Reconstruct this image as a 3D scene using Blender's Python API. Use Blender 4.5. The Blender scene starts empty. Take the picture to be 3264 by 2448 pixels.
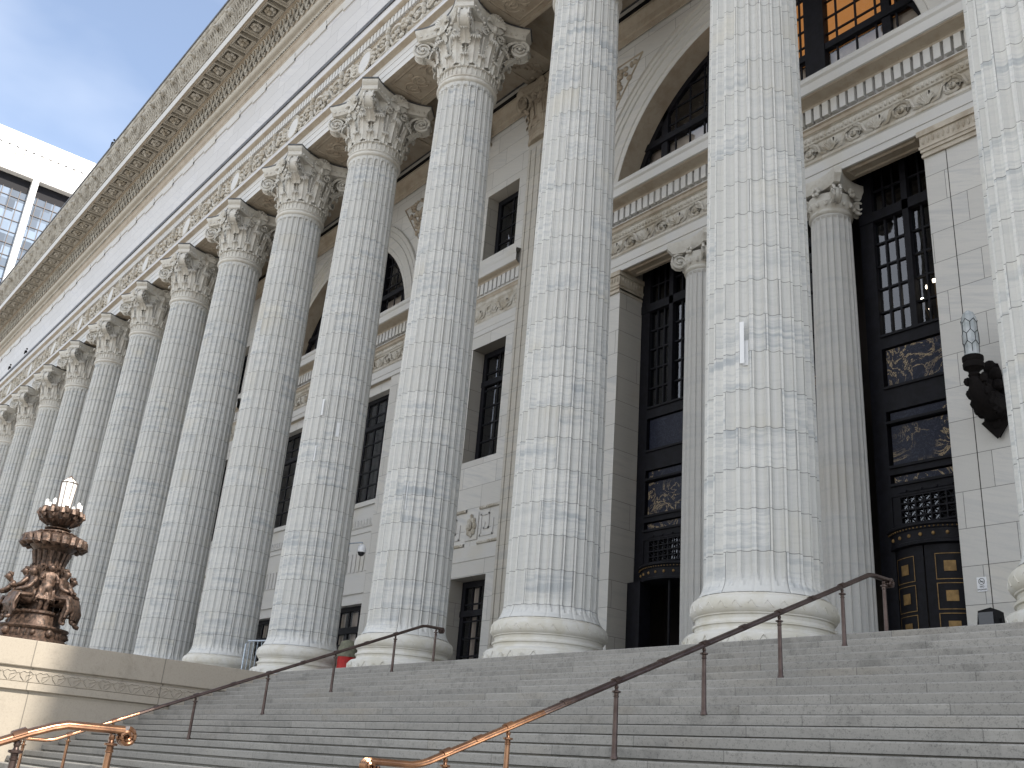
import bpy, math, random
from math import pi, sin, cos, radians as R, sqrt, atan2, floor
from mathutils import Vector, Matrix
random.seed(7)
sc = bpy.context.scene
COL = sc.collection

# ---------------------------------------------------------------- mesh helpers
class MB:
    def __init__(s): s.v = []; s.f = []
    def add(s, vs, fs):
        o = len(s.v); s.v += [tuple(p) for p in vs]; s.f += [tuple(i + o for i in f) for f in fs]
    def box(s, x0, x1, y0, y1, z0, z1):
        s.add([(x0,y0,z0),(x1,y0,z0),(x1,y1,z0),(x0,y1,z0),(x0,y0,z1),(x1,y0,z1),(x1,y1,z1),(x0,y1,z1)],
              [(0,3,2,1),(4,5,6,7),(0,1,5,4),(1,2,6,5),(2,3,7,6),(3,0,4,7)])
    def quad(s, a, b, c, d): s.add([a, b, c, d], [(0,1,2,3)])
    def lathe(s, prof, n=24, c=(0,0,0), a0=0, a1=2*pi, sx=1, sy=1):
        full = abs(a1 - a0 - 2*pi) < 1e-6
        m = n if full else n + 1
        vs = []
        for r, z in prof:
            for i in range(m):
                a = a0 + (a1 - a0) * i / n
                vs.append((c[0] + r*cos(a)*sx, c[1] + r*sin(a)*sy, c[2] + z))
        fs = []
        for j in range(len(prof) - 1):
            for i in range(n):
                k = (i + 1) % m
                fs.append((j*m + i, j*m + k, (j+1)*m + k, (j+1)*m + i))
        s.add(vs, fs)
    def tube(s, pts, rad, n=6, sx=1.0, cap=True, up=Vector((0,0,1))):
        pts = [Vector(p) for p in pts]
        if not hasattr(rad, '__len__'): rad = [rad] * len(pts)
        rings = []
        for i, p in enumerate(pts):
            d = (pts[min(i+1, len(pts)-1)] - pts[max(i-1, 0)])
            if d.length < 1e-9: d = Vector((0,0,1))
            d.normalize()
            a = up if abs(d.dot(up)) < .95 else Vector((1,0,0)) if abs(d.x) < .9 else Vector((0,1,0))
            u = d.cross(a).normalized(); w = u.cross(d)
            rings.append([tuple(p + (u*cos(2*pi*k/n)*sx + w*sin(2*pi*k/n)) * rad[i]) for k in range(n)])
        vs = [q for r_ in rings for q in r_]
        fs = [(i*n+k, i*n+(k+1) % n, (i+1)*n+(k+1) % n, (i+1)*n+k) for i in range(len(pts)-1) for k in range(n)]
        if cap:
            fs.append(tuple(range(n-1, -1, -1))); fs.append(tuple((len(pts)-1)*n + k for k in range(n)))
        s.add(vs, fs)
    def ball(s, c, rx, ry=None, rz=None, nu=8, nv=5, M=None):
        ry = rx if ry is None else ry; rz = rx if rz is None else rz
        vs = [(0,0,-1)]
        for j in range(1, nv):
            t = -pi/2 + pi*j/nv
            for i in range(nu): vs.append((cos(t)*cos(2*pi*i/nu), cos(t)*sin(2*pi*i/nu), sin(t)))
        vs.append((0,0,1))
        fs = [(0, 1+(i+1) % nu, 1+i) for i in range(nu)]
        for j in range(nv-2):
            for i in range(nu):
                a = 1+j*nu+i; b = 1+j*nu+(i+1) % nu
                fs.append((a, b, b+nu, a+nu))
        L = len(vs)-1
        fs += [(1+(nv-2)*nu+i, 1+(nv-2)*nu+(i+1) % nu, L) for i in range(nu)]
        out = []
        for p in vs:
            q = Vector((p[0]*rx, p[1]*ry, p[2]*rz))
            if M is not None: q = M @ q
            out.append((q.x+c[0], q.y+c[1], q.z+c[2]))
        s.add(out, fs)
    def strip(s, prof, x0, x1, n=1, close=False):
        """profile of (y,z) swept along x"""
        m = len(prof)
        vs = []
        for i in range(n+1):
            x = x0 + (x1-x0)*i/n
            vs += [(x, y, z) for y, z in prof]
        fs = []
        for i in range(n):
            for j in range(m-1 + (1 if close else 0)):
                k = (j+1) % m
                fs.append((i*m+j, i*m+k, (i+1)*m+k, (i+1)*m+j))
        if close:
            fs.append(tuple(range(m))); fs.append(tuple(n*m + j for j in range(m-1, -1, -1)))
        s.add(vs, fs)
    def merge(s, o, M=None, off=(0,0,0), sc=(1,1,1), mirror=False):
        vs = []
        for p in o.v:
            q = Vector((p[0]*sc[0], p[1]*sc[1], p[2]*sc[2]))
            if M is not None: q = M @ q
            vs.append((q.x+off[0], q.y+off[1], q.z+off[2]))
        b = len(s.v); s.v += vs
        s.f += [tuple(i+b for i in (reversed(f) if mirror else f)) for f in o.f]
    def build(s, name, mat, parent=None, smooth=False, angle=35):
        me = bpy.data.meshes.new(name); me.from_pydata(s.v, [], s.f); me.update()
        if mat: me.materials.append(mat)
        o = bpy.data.objects.new(name, me); COL.objects.link(o)
        if parent: o.parent = parent
        if smooth:
            me.polygons.foreach_set('use_smooth', [True]*len(me.polygons))
            me.set_sharp_from_angle(angle=R(angle))
        return o

def tag(o, label=None, cat=None, group=None, kind=None):
    if label: o['label'] = label
    if cat: o['category'] = cat
    if group: o['group'] = group
    if kind: o['kind'] = kind
    return o
def empty(name, loc, label, cat, group=None):
    o = bpy.data.objects.new(name, None); COL.objects.link(o); o.location = loc
    o.empty_display_size = .2
    return tag(o, label, cat, group)
def dup(root, loc):
    r = root.copy(); COL.objects.link(r); r.location = loc
    for ch in list(root.children):
        c = ch.copy(); COL.objects.link(c); c.parent = r
        for g in list(ch.children):
            d = g.copy(); COL.objects.link(d); d.parent = c
    return r

# ---------------------------------------------------------------- node helpers
class NT:
    def __init__(s, name):
        s.m = bpy.data.materials.new(name); s.m.use_nodes = True
        s.t = s.m.node_tree; s.t.nodes.clear()
        s.out = s.n('ShaderNodeOutputMaterial')
    def n(s, t, **k):
        x = s.t.nodes.new(t)
        for a, b in k.items(): setattr(x, a, b)
        return x
    def put(s, sock, v):
        if v is None: return
        if isinstance(v, bpy.types.NodeSocket): s.t.links.new(v, sock)
        else:
            if hasattr(sock.default_value, '__len__') and not hasattr(v, '__len__'): v = (v,)*len(sock.default_value)
            if hasattr(v, '__len__') and hasattr(sock.default_value, '__len__') and len(sock.default_value) == 4 and len(v) == 3: v = (*v, 1)
            sock.default_value = v
    def math(s, op, a, b=None, c=None, clamp=False):
        x = s.n('ShaderNodeMath', operation=op, use_clamp=clamp)
        for i, v in enumerate((a, b, c)):
            if v is not None: s.put(x.inputs[i], v)
        return x.outputs[0]
    def vec(s, x, y, z):
        c = s.n('ShaderNodeCombineXYZ')
        for i, v in enumerate((x, y, z)): s.put(c.inputs[i], v)
        return c.outputs[0]
    def vmath(s, op, a, b):
        x = s.n('ShaderNodeVectorMath', operation=op)
        s.put(x.inputs[0], a); s.put(x.inputs[1], b); return x.outputs[0]
    def noise(s, v, scale, detail=4, rough=.55, dist=0):
        x = s.n('ShaderNodeTexNoise'); s.put(x.inputs['Vector'], v)
        x.inputs['Scale'].default_value = scale; x.inputs['Detail'].default_value = detail
        x.inputs['Roughness'].default_value = rough; x.inputs['Distortion'].default_value = dist
        return x.outputs['Fac']
    def white(s, v):
        x = s.n('ShaderNodeTexWhiteNoise', noise_dimensions='3D'); s.put(x.inputs['Vector'], v)
        return x.outputs['Value'], x.outputs['Color']
    def ramp(s, v, a, b, smooth=True):
        x = s.n('ShaderNodeMapRange', interpolation_type='SMOOTHSTEP' if smooth else 'LINEAR')
        s.put(x.inputs['Value'], v); x.inputs['From Min'].default_value = a; x.inputs['From Max'].default_value = b
        return x.outputs['Result']
    def mix(s, f, a, b, blend='MIX'):
        x = s.n('ShaderNodeMix', data_type='RGBA', blend_type=blend)
        s.put(x.inputs['Factor'], f); s.put(x.inputs[6], a); s.put(x.inputs[7], b); return x.outputs[2]
    def bsdf(s, color, rough=.6, metal=0, spec=.5, bump=None, bstr=.3, bdist=.01, **kw):
        b = s.n('ShaderNodeBsdfPrincipled')
        s.put(b.inputs['Base Color'], color); s.put(b.inputs['Roughness'], rough); s.put(b.inputs['Metallic'], metal)
        s.put(b.inputs['Specular IOR Level'], spec)
        for k, v in kw.items(): s.put(b.inputs[k.replace('_', ' ')], v)
        if bump is not None:
            n = s.n('ShaderNodeBump'); n.inputs['Strength'].default_value = bstr; n.inputs['Distance'].default_value = bdist
            s.put(n.inputs['Height'], bump); s.t.links.new(n.outputs[0], b.inputs['Normal'])
        s.t.links.new(b.outputs[0], s.out.inputs[0]); return b

def stone(name, mode, base=(.62,.63,.62), vein=(.34,.39,.46), cream=(.60,.55,.43), bh=.6, bw=1.4, jw=.012,
          jdark=.45, vamt=1.0, camt=.35, rough=.5, tilt=0.0, voff=0.0, specks=0.0, blockvar=.12, hj=True, stain=0.0):
    """veined stone laid in blocks. mode: shaft (round, 24 flutes), wall (upright), none (no joints)"""
    if not specks: base, vein, cream = [tuple(q*.80 for q in c_) for c_ in (base, vein, cream)]
    s = NT(name)
    tc = s.n('ShaderNodeTexCoord'); geo = s.n('ShaderNodeNewGeometry'); oi = s.n('ShaderNodeObjectInfo')
    rnd = oi.outputs['Random']
    sx = s.n('ShaderNodeSeparateXYZ')
    if mode == 'shaft':
        s.put(sx.inputs[0], tc.outputs['Object'])
        x, y, z = sx.outputs
        th = s.math('MULTIPLY', s.math('ARCTAN2', y, x), 24/(2*pi))
        zc = s.math('ADD', s.math('DIVIDE', z, bh), s.math('MULTIPLY', rnd, 7))
        row = s.math('FLOOR', zc); fz = s.math('SUBTRACT', zc, row)
        rs, _ = s.white(s.vec(row, rnd, 3.3))
        t2 = s.math('ADD', s.math('ADD', th, 12), s.math('FLOOR', s.math('MULTIPLY', rs, 4)))
        tb = s.math('DIVIDE', t2, 4); blk = s.math('MODULO', s.math('FLOOR', tb), 6); fb = s.math('FRACT', tb)
        ju, jz = jw/.95, jw/bh
        seedr = s.math('MULTIPLY', rnd, 91)
    elif mode == 'wall':
        s.put(sx.inputs[0], geo.outputs['Position'])
        x, y, z = sx.outputs
        u = s.math('ADD', x, y)
        zc = s.math('ADD', s.math('DIVIDE', z, bh), voff); row = s.math('FLOOR', zc); fz = s.math('SUBTRACT', zc, row)
        rs, _ = s.white(s.vec(row, 1.7, 3.3))
        tb = s.math('ADD', s.math('DIVIDE', u, bw), s.math('ADD', s.math('MULTIPLY', row, .5), s.math('MULTIPLY', rs, .3)))
        blk = s.math('FLOOR', tb); fb = s.math('SUBTRACT', tb, blk)
        ju, jz = jw/bw, jw/bh
        seedr = 0.0
    else:
        s.put(sx.inputs[0], geo.outputs['Position']); x, y, z = sx.outputs
        row = blk = None
    if row is not None:
        bv, bc = s.white(s.vec(row, blk, seedr))
        jt = s.math('MINIMUM', s.math('GREATER_THAN', s.math('MINIMUM', fz, s.math('SUBTRACT', 1, fz)), jz/2 if hj else -1.0),
                    s.math('GREATER_THAN', s.math('MINIMUM', fb, s.math('SUBTRACT', 1, fb)), ju/2))
        sc_ = s.n('ShaderNodeSeparateColor'); s.put(sc_.inputs[0], bc); r2, r3 = sc_.outputs[0], sc_.outputs[1]
        off = s.vec(s.math('MULTIPLY', bv, 37), s.math('MULTIPLY', r2, 53), s.math('MULTIPLY', r3, 71))
    else:
        bv, r2, r3, jt, off = .5, .5, .5, None, (0, 0, 0)
    P = geo.outputs['Position']
    sp = s.n('ShaderNodeSeparateXYZ'); s.put(sp.inputs[0], P)
    zz = s.math('ADD', sp.outputs[2], s.math('MULTIPLY', s.math('ADD', sp.outputs[0], sp.outputs[1]), tilt))
    pv = s.vec(s.math('MULTIPLY', sp.outputs[0], .55), s.math('MULTIPLY', sp.outputs[1], .55), s.math('MULTIPLY', zz, 6.0))
    pv = s.vmath('ADD', pv, off)
    n1 = s.noise(pv, 1.0, 7, .62, .7)
    n2 = s.noise(s.vmath('ADD', P, off), .9, 3, .5)
    n3 = s.noise(pv, 3.2, 5, .6, .4)
    band = s.math('MULTIPLY', s.ramp(n1, .46, .68), s.ramp(s.math('ADD', s.math('MULTIPLY', bv, .8), s.math('MULTIPLY', n2, .5)), .32, .95))
    fine = s.math('MULTIPLY', s.ramp(n3, .50, .62), .38)
    va = s.math('MULTIPLY', s.math('MAXIMUM', band, s.math('MULTIPLY', fine, s.math('ADD', .35, r2 if row is not None else .2))), vamt, clamp=True)
    col = s.mix(va, base, vein)
    ca = s.math('MULTIPLY', s.math('MULTIPLY', s.ramp(n2, .5, .72), s.ramp(r3, .35, 1.0) if row is not None else 1.0), camt, clamp=True)
    col = s.mix(ca, col, cream)
    tone = s.math('ADD', 1 - blockvar/2, s.math('MULTIPLY', bv, blockvar))
    g = s.noise(P, 38, 3, .6)
    tone = s.math('MULTIPLY', tone, s.math('ADD', .95, s.math('MULTIPLY', g, .1)))
    if specks:
        g2 = s.math('ADD', s.math('MULTIPLY', s.noise(P, 75, 3, .8), .6), s.math('MULTIPLY', s.noise(P, 24, 3, .7), .4))
        tone = s.math('MULTIPLY', tone, s.math('SUBTRACT', 1, s.math('MULTIPLY', s.ramp(g2, .50, .64), specks*.7)))
    if stain:
        st1 = s.noise(P, 1.1, 6, .7, .5); st2 = s.noise(P, 5.0, 5, .7, .3)
        tone = s.math('MULTIPLY', tone, s.math('SUBTRACT', 1, s.math('MULTIPLY', s.ramp(s.math('ADD', s.math('MULTIPLY', st1, .6), s.math('MULTIPLY', st2, .4)), .50, .66), stain)))
    tv = s.vec(tone, tone, tone)
    col = s.mix(1.0, col, tv, 'MULTIPLY')
    if jt is not None:
        jl = s.math('ADD', jdark, s.math('MULTIPLY', jt, 1-jdark))
        col = s.mix(1.0, col, s.vec(jl, jl, jl), 'MULTIPLY')
        h = s.math('ADD', s.math('MULTIPLY', jt, 1.0), s.math('MULTIPLY', g, .15))
    else: h = s.math('MULTIPLY', g, .3)
    s.bsdf(col, rough, bump=h, bstr=.35, bdist=.008)
    return s.m

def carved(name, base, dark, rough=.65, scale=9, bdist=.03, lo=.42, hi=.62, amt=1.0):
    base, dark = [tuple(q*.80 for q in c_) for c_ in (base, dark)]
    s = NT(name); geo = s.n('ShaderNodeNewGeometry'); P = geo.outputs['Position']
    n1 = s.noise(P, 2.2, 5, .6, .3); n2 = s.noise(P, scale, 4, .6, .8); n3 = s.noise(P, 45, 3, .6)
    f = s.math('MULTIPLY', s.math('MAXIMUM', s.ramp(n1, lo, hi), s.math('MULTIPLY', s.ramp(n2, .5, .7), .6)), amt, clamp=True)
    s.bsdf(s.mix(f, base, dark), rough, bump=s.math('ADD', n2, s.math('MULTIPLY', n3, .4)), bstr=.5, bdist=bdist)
    return s.m

def simple(name, col, rough=.5, metal=0, spec=.5, var=.0, scale=12, col2=None, bd=.004, **kw):
    s = NT(name); geo = s.n('ShaderNodeNewGeometry')
    n = s.noise(geo.outputs['Position'], scale, 5, .6, .3)
    c2 = col2 or tuple(c*(1-var) for c in col)
    s.bsdf(s.mix(s.ramp(n, .38, .64), col, c2), rough, metal, spec, bump=n, bstr=.3, bdist=bd, **kw)
    return s.m

def glass(name, tint, trans=.04):
    s = NT(name)
    t = s.n('ShaderNodeBsdfTransparent'); t.inputs[0].default_value = (tint[0], tint[1], tint[2], 1)
    g = s.n('ShaderNodeBsdfGlossy'); g.inputs['Roughness'].default_value = .02; g.inputs[0].default_value = (.9, .93, 1, 1)
    geo = s.n('ShaderNodeNewGeometry'); n = s.noise(geo.outputs['Position'], 1.3, 2, .5)
    b = s.n('ShaderNodeBump'); b.inputs['Strength'].default_value = .05; b.inputs['Distance'].default_value = .05
    s.put(b.inputs['Height'], n); s.t.links.new(b.outputs[0], g.inputs['Normal'])
    fr = s.n('ShaderNodeFresnel'); fr.inputs[0].default_value = 1.6
    m = s.n('ShaderNodeMixShader'); s.put(m.inputs[0], s.math('ADD', fr.outputs[0], trans, clamp=True))
    s.t.links.new(t.outputs[0], m.inputs[1]); s.t.links.new(g.outputs[0], m.inputs[2]); s.t.links.new(m.outputs[0], s.out.inputs[0])
    return s.m

def emit(name, col, st):
    s = NT(name); e = s.n('ShaderNodeEmission'); e.inputs[0].default_value = (*col, 1); e.inputs[1].default_value = st
    s.t.links.new(e.outputs[0], s.out.inputs[0]); return s.m

# ---------------------------------------------------------------- materials
M_shaft = stone('fluted_marble', 'shaft', base=(.645,.64,.61), vein=(.385,.41,.43), cream=(.65,.60,.48), bh=.655, jdark=.42, camt=.38, vamt=.9, jw=.013)
M_wall = stone('ashlar_marble', 'wall', base=(.66,.645,.615), vein=(.48,.49,.505), cream=(.59,.54,.45), bh=.62, bw=1.5, tilt=.35, vamt=.7, jdark=.4)
M_attic = stone('attic_marble', 'wall', base=(.66,.65,.65), vein=(.54,.54,.57), cream=(.63,.60,.56), bh=.62, bw=2.1, tilt=.6, vamt=.7, jdark=.62, jw=.02)
M_plain = stone('plain_marble', 'none', base=(.66,.65,.63), vein=(.53,.54,.56), camt=.3, vamt=.6)
M_carved = carved('carved_marble', (.64,.61,.55), (.46,.41,.33))
M_warm = carved('bounce_warmed_marble', (.47,.405,.32), (.36,.29,.215), scale=6, bdist=.015, lo=.40, hi=.75)  # ochre tone: staining plus warm ground bounce put into the colour
M_roll = carved('plain_roll_marble', (.55,.515,.45), (.46,.42,.35), scale=6, bdist=.006, lo=.4, hi=.8)
M_fringe = carved('weathered_cornice_marble', (.54,.51,.45), (.34,.31,.26), scale=9, bdist=.03)
M_tan = carved('tan_capital_marble', (.58,.525,.44), (.43,.37,.29), scale=9, bdist=.012)
M_base = carved('column_base_marble', (.67,.65,.60), (.60,.57,.49), scale=6, bdist=.008)
M_capital = carved('capital_marble', (.66,.64,.59), (.50,.455,.39), scale=7, bdist=.012, lo=.50, hi=.72, amt=.8)
M_step = stone('granite_steps', 'wall', base=(.25,.24,.22), vein=(.18,.172,.16), cream=(.24,.215,.175), bh=.12, bw=2.1, jw=.010, jdark=.6,
               vamt=.5, camt=.5, rough=.85, specks=.62, voff=.001, blockvar=.22, hj=False, stain=.28)
M_cheek = stone('cheek_limestone', 'wall', base=(.35,.31,.255), vein=(.27,.245,.21), cream=(.34,.285,.205), bh=5.0, bw=2.6, jw=.02, jdark=.5,
                vamt=.35, camt=.3, rough=.8, specks=.3, voff=.5, blockvar=.08, stain=.2)
M_floor = stone('platform_paving', 'none', base=(.36,.36,.36), vein=(.28,.29,.31), rough=.7, specks=.3)
M_bronze = simple('patinated_bronze', (.12,.077,.057), .5, .5, .5, scale=16, col2=(.042,.029,.022), bd=.03)
M_rail = simple('brown_bronze_rail', (.085,.06,.052), .38, .7, .5, scale=9, col2=(.06,.04,.034))
M_railg = simple('sunlit_bronze_rail', (.24,.13,.075), .22, .85, .5, scale=6, col2=(.15,.08,.05))  # golden copy of the rail bronze, sunlight put into its colour
M_dark = simple('dark_bronze_frame', (.007,.007,.011), .6, .0, .2, scale=8, col2=(.004,.004,.006))
M_black = simple('black_plastic', (.006,.006,.007), .85, 0, .15, scale=20, col2=(.004,.004,.004))
M_iron = simple('wrought_black_iron', (.008,.006,.006), .8, 0, .15, scale=22, col2=(.005,.004,.004), bd=.02)
M_gold = simple('gilded_panel', (.27,.17,.065), .55, .5, scale=9, col2=(.17,.105,.04))
M_lead = simple('lead_flashing', (.10,.105,.115), .55, .2, scale=6, col2=(.05,.05,.055))
M_concrete = simple('white_concrete', (.80,.79,.77), .8, scale=.4, col2=(.74,.73,.71))
M_blind = simple('window_blind', (.66,.58,.48), .9, scale=1.5, col2=(.48,.40,.33))
M_inner = simple('dark_interior', (.035,.027,.022), .9, scale=.6, col2=(.015,.012,.010))
M_orange = emit('lit_orange_blind', (.9, .38, .11), .28)
M_bulb = emit('lit_bulb', (1.0, .82, .55), 14)
M_glass = glass('window_glass', (.42,.44,.50))
M_glassc = glass('clear_glass', (.88,.88,.9))
M_glassb = glass('reflecting_glass', (.35,.38,.45), .035)
M_white = simple('white_enamel', (.75,.76,.78), .4, scale=8, col2=(.66,.67,.70))
M_galv = simple('galvanised_steel', (.42,.48,.55), .4, .7, scale=15, col2=(.30,.34,.40))
M_opal = simple('opal_glass', (.86,.85,.82), .25, scale=6, col2=(.80,.79,.77))
M_frost = simple('frosted_leaded_glass', (.45,.48,.50), .25, scale=5, col2=(.32,.35,.36))
M_red = simple('red_plastic', (.42,.012,.012), .45, scale=10, col2=(.33,.01,.01))
M_olive = simple('olive_canvas', (.16,.16,.11), .8, scale=14, col2=(.11,.11,.08))
M_ink = simple('black_ink', (.02,.02,.02), .6)
M_ground = simple('pavement', (.30,.28,.25), .9, scale=1.5, col2=(.25,.235,.21))

def gold_marble():
    s = NT('black_gold_marble'); geo = s.n('ShaderNodeNewGeometry'); P = geo.outputs['Position']
    a = s.noise(P, 1.6, 9, .68, 1.6); b = s.noise(P, 3.1, 9, .7, 2.2); m = s.noise(P, .9, 2, .5)
    def line(n, w): return s.math('SUBTRACT', 1, s.ramp(s.math('ABSOLUTE', s.math('SUBTRACT', n, .5)), 0, w))
    v = s.math('MULTIPLY', line(a, .020), s.ramp(m, .42, .6)); v2 = s.math('MULTIPLY', line(b, .012), .4)
    c = s.mix(v2, (.010,.012,.024), (.10,.12,.17)); c = s.mix(v, c, (.42,.32,.19))
    s.bsdf(c, .4, 0, .18); return s.m
M_goldmarble = gold_marble()
def curtain():
    s = NT('tower_glazing'); geo = s.n('ShaderNodeNewGeometry'); sp = s.n('ShaderNodeSeparateXYZ'); s.put(sp.inputs[0], geo.outputs['Position'])
    v, c = s.white(s.vec(0, s.math('FLOOR', s.math('DIVIDE', s.math('ADD', sp.outputs[1], 500.35), 2.34)), s.math('FLOOR', s.math('DIVIDE', s.math('ADD', sp.outputs[2], 2.2), 3.6))))
    col = s.mix(s.ramp(v, .1, .9), (.09,.11,.14), (.22,.28,.37))
    s.bsdf(col, .12, 0, .5); return s.m
M_curtain = curtain()

YW = 2.9          # wall plane
XC = [-5.0*k for k in range(23)]
CAPZ, ZT = 16.1, 18.30

# ---------------------------------------------------------------- setting: stairs, landing, ground, platform
H, T, Y0 = .12, .29, -2.156
def step_prof(k0, k1, y0, z0):
    p = []
    for i in range(k0, k1):
        y, z = y0 - T*(i-k0), z0 - H*(i-k0)
        p += [(y+.016, z), (y+.005, -.004+z), (y, -.014+z), (y, z-.088), (y+.045, z-.092), (y+.045, z-H)]
    return p
mb = MB()
p1 = [(2.86, 0), (Y0+.4, 0)] + step_prof(0, 21, Y0, 0)
ye = Y0 - T*21; zl = -H*21
p1 += [(ye+.01, zl), (-10.93, zl)] + step_prof(0, 10, -10.94, zl)
zg = zl - H*10
p1 += [(-10.94-T*10, zg)]
mb.strip(p1, -16.79, 14.0, 1)
st = mb.build('stairs', M_step); tag(st, 'broad flight of grey granite steps', kind='structure')
mb = MB(); mb.box(-140, -16.8, -2.16, 2.86, -3.7, -.004); mb.box(14.0, 45, -2.16, 2.86, -3.7, -.004)
tag(mb.build('platform', M_floor), kind='structure')
mb = MB(); mb.quad((-900,-900,zg-.004), (900,-900,zg-.004), (900,900,zg-.004), (-900,900,zg-.004))
tag(mb.build('ground', M_ground), kind='structure')

# ---------------------------------------------------------------- capital pieces
def spiral(cx, cz, r0, turns, n=26, k=.82, a0=pi/2, sgn=1):
    pts = []
    for i in range(n+1):
        t = i/n; a = a0 + sgn*turns*2*pi*t; r = r0*(1-t)**k + .02
        pts.append((cx + r*cos(a), cz + r*sin(a)))
    return pts
def leaf(mb, ang, r0, z0, r1, z1, w, curl, n=6, lobes=3, fan=True):
    """acanthus leaf rising from (r0,z0); its tip rolls outwards into a drooping palmate fan; ang = direction"""
    rad = Vector((cos(ang), sin(ang), 0)); tan = Vector((-sin(ang), cos(ang), 0))
    rows = []
    for i in range(n+3):
        t = min(1, i/n)
        if i <= n: r = r0 + (r1-r0)*(t**1.7); z = z0 + (z1-z0)*t; ww = w*(.60+.30*sin(pi*t*.8+.3))
        else:
            a = (i-n)/2*pi*.5; r = r1 + curl*.55*sin(a); z = z1 + curl*.28*sin(a); ww = w*(.95, .9)[i-n-1]
        row = []
        for u in (-1, -.55, -.14, 0, .14, .55, 1):
            d = .035*(1-u*u) + (.022 if u == 0 else 0) - (.012 if abs(u) == .55 else 0)
            row.append(tuple(rad*(r + d) + tan*(u*ww/2) + Vector((0, 0, z - u*u*.035*t))))
        rows.append(row)
    m = 7; vs = [p for r_ in rows for p in r_]
    mb.add(vs, [(i*m+j, i*m+j+1, (i+1)*m+j+1, (i+1)*m+j) for i in range(len(rows)-1) for j in range(m-1)])
    for i in range(1, n+1):
        for j in (0, 6): mb.ball(rows[i][j], w*.075, w*.075, w*.10, 5, 4)
    if not fan: return
    c0 = rad*(r1 + curl*.45) + Vector((0, 0, z1 + curl*.22))
    for k in range(7):
        a = R(-72 + 24*k); L_ = curl*(1.15 - .25*abs(sin(a)))*1.0; hw = w*.5
        p1 = c0 + tan*(sin(a)*hw*.55) + rad*(curl*.35*cos(a)) + Vector((0, 0, -.02))
        p2 = c0 + tan*(sin(a)*hw*1.02) + rad*(curl*.50*cos(a)+.01) + Vector((0, 0, -L_*(.35+.65*cos(a))))
        mb.tube([c0, p1, (p1+p2)/2 + rad*.02, p2], [w*.05, w*.085, w*.075, w*.02], 6)

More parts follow.
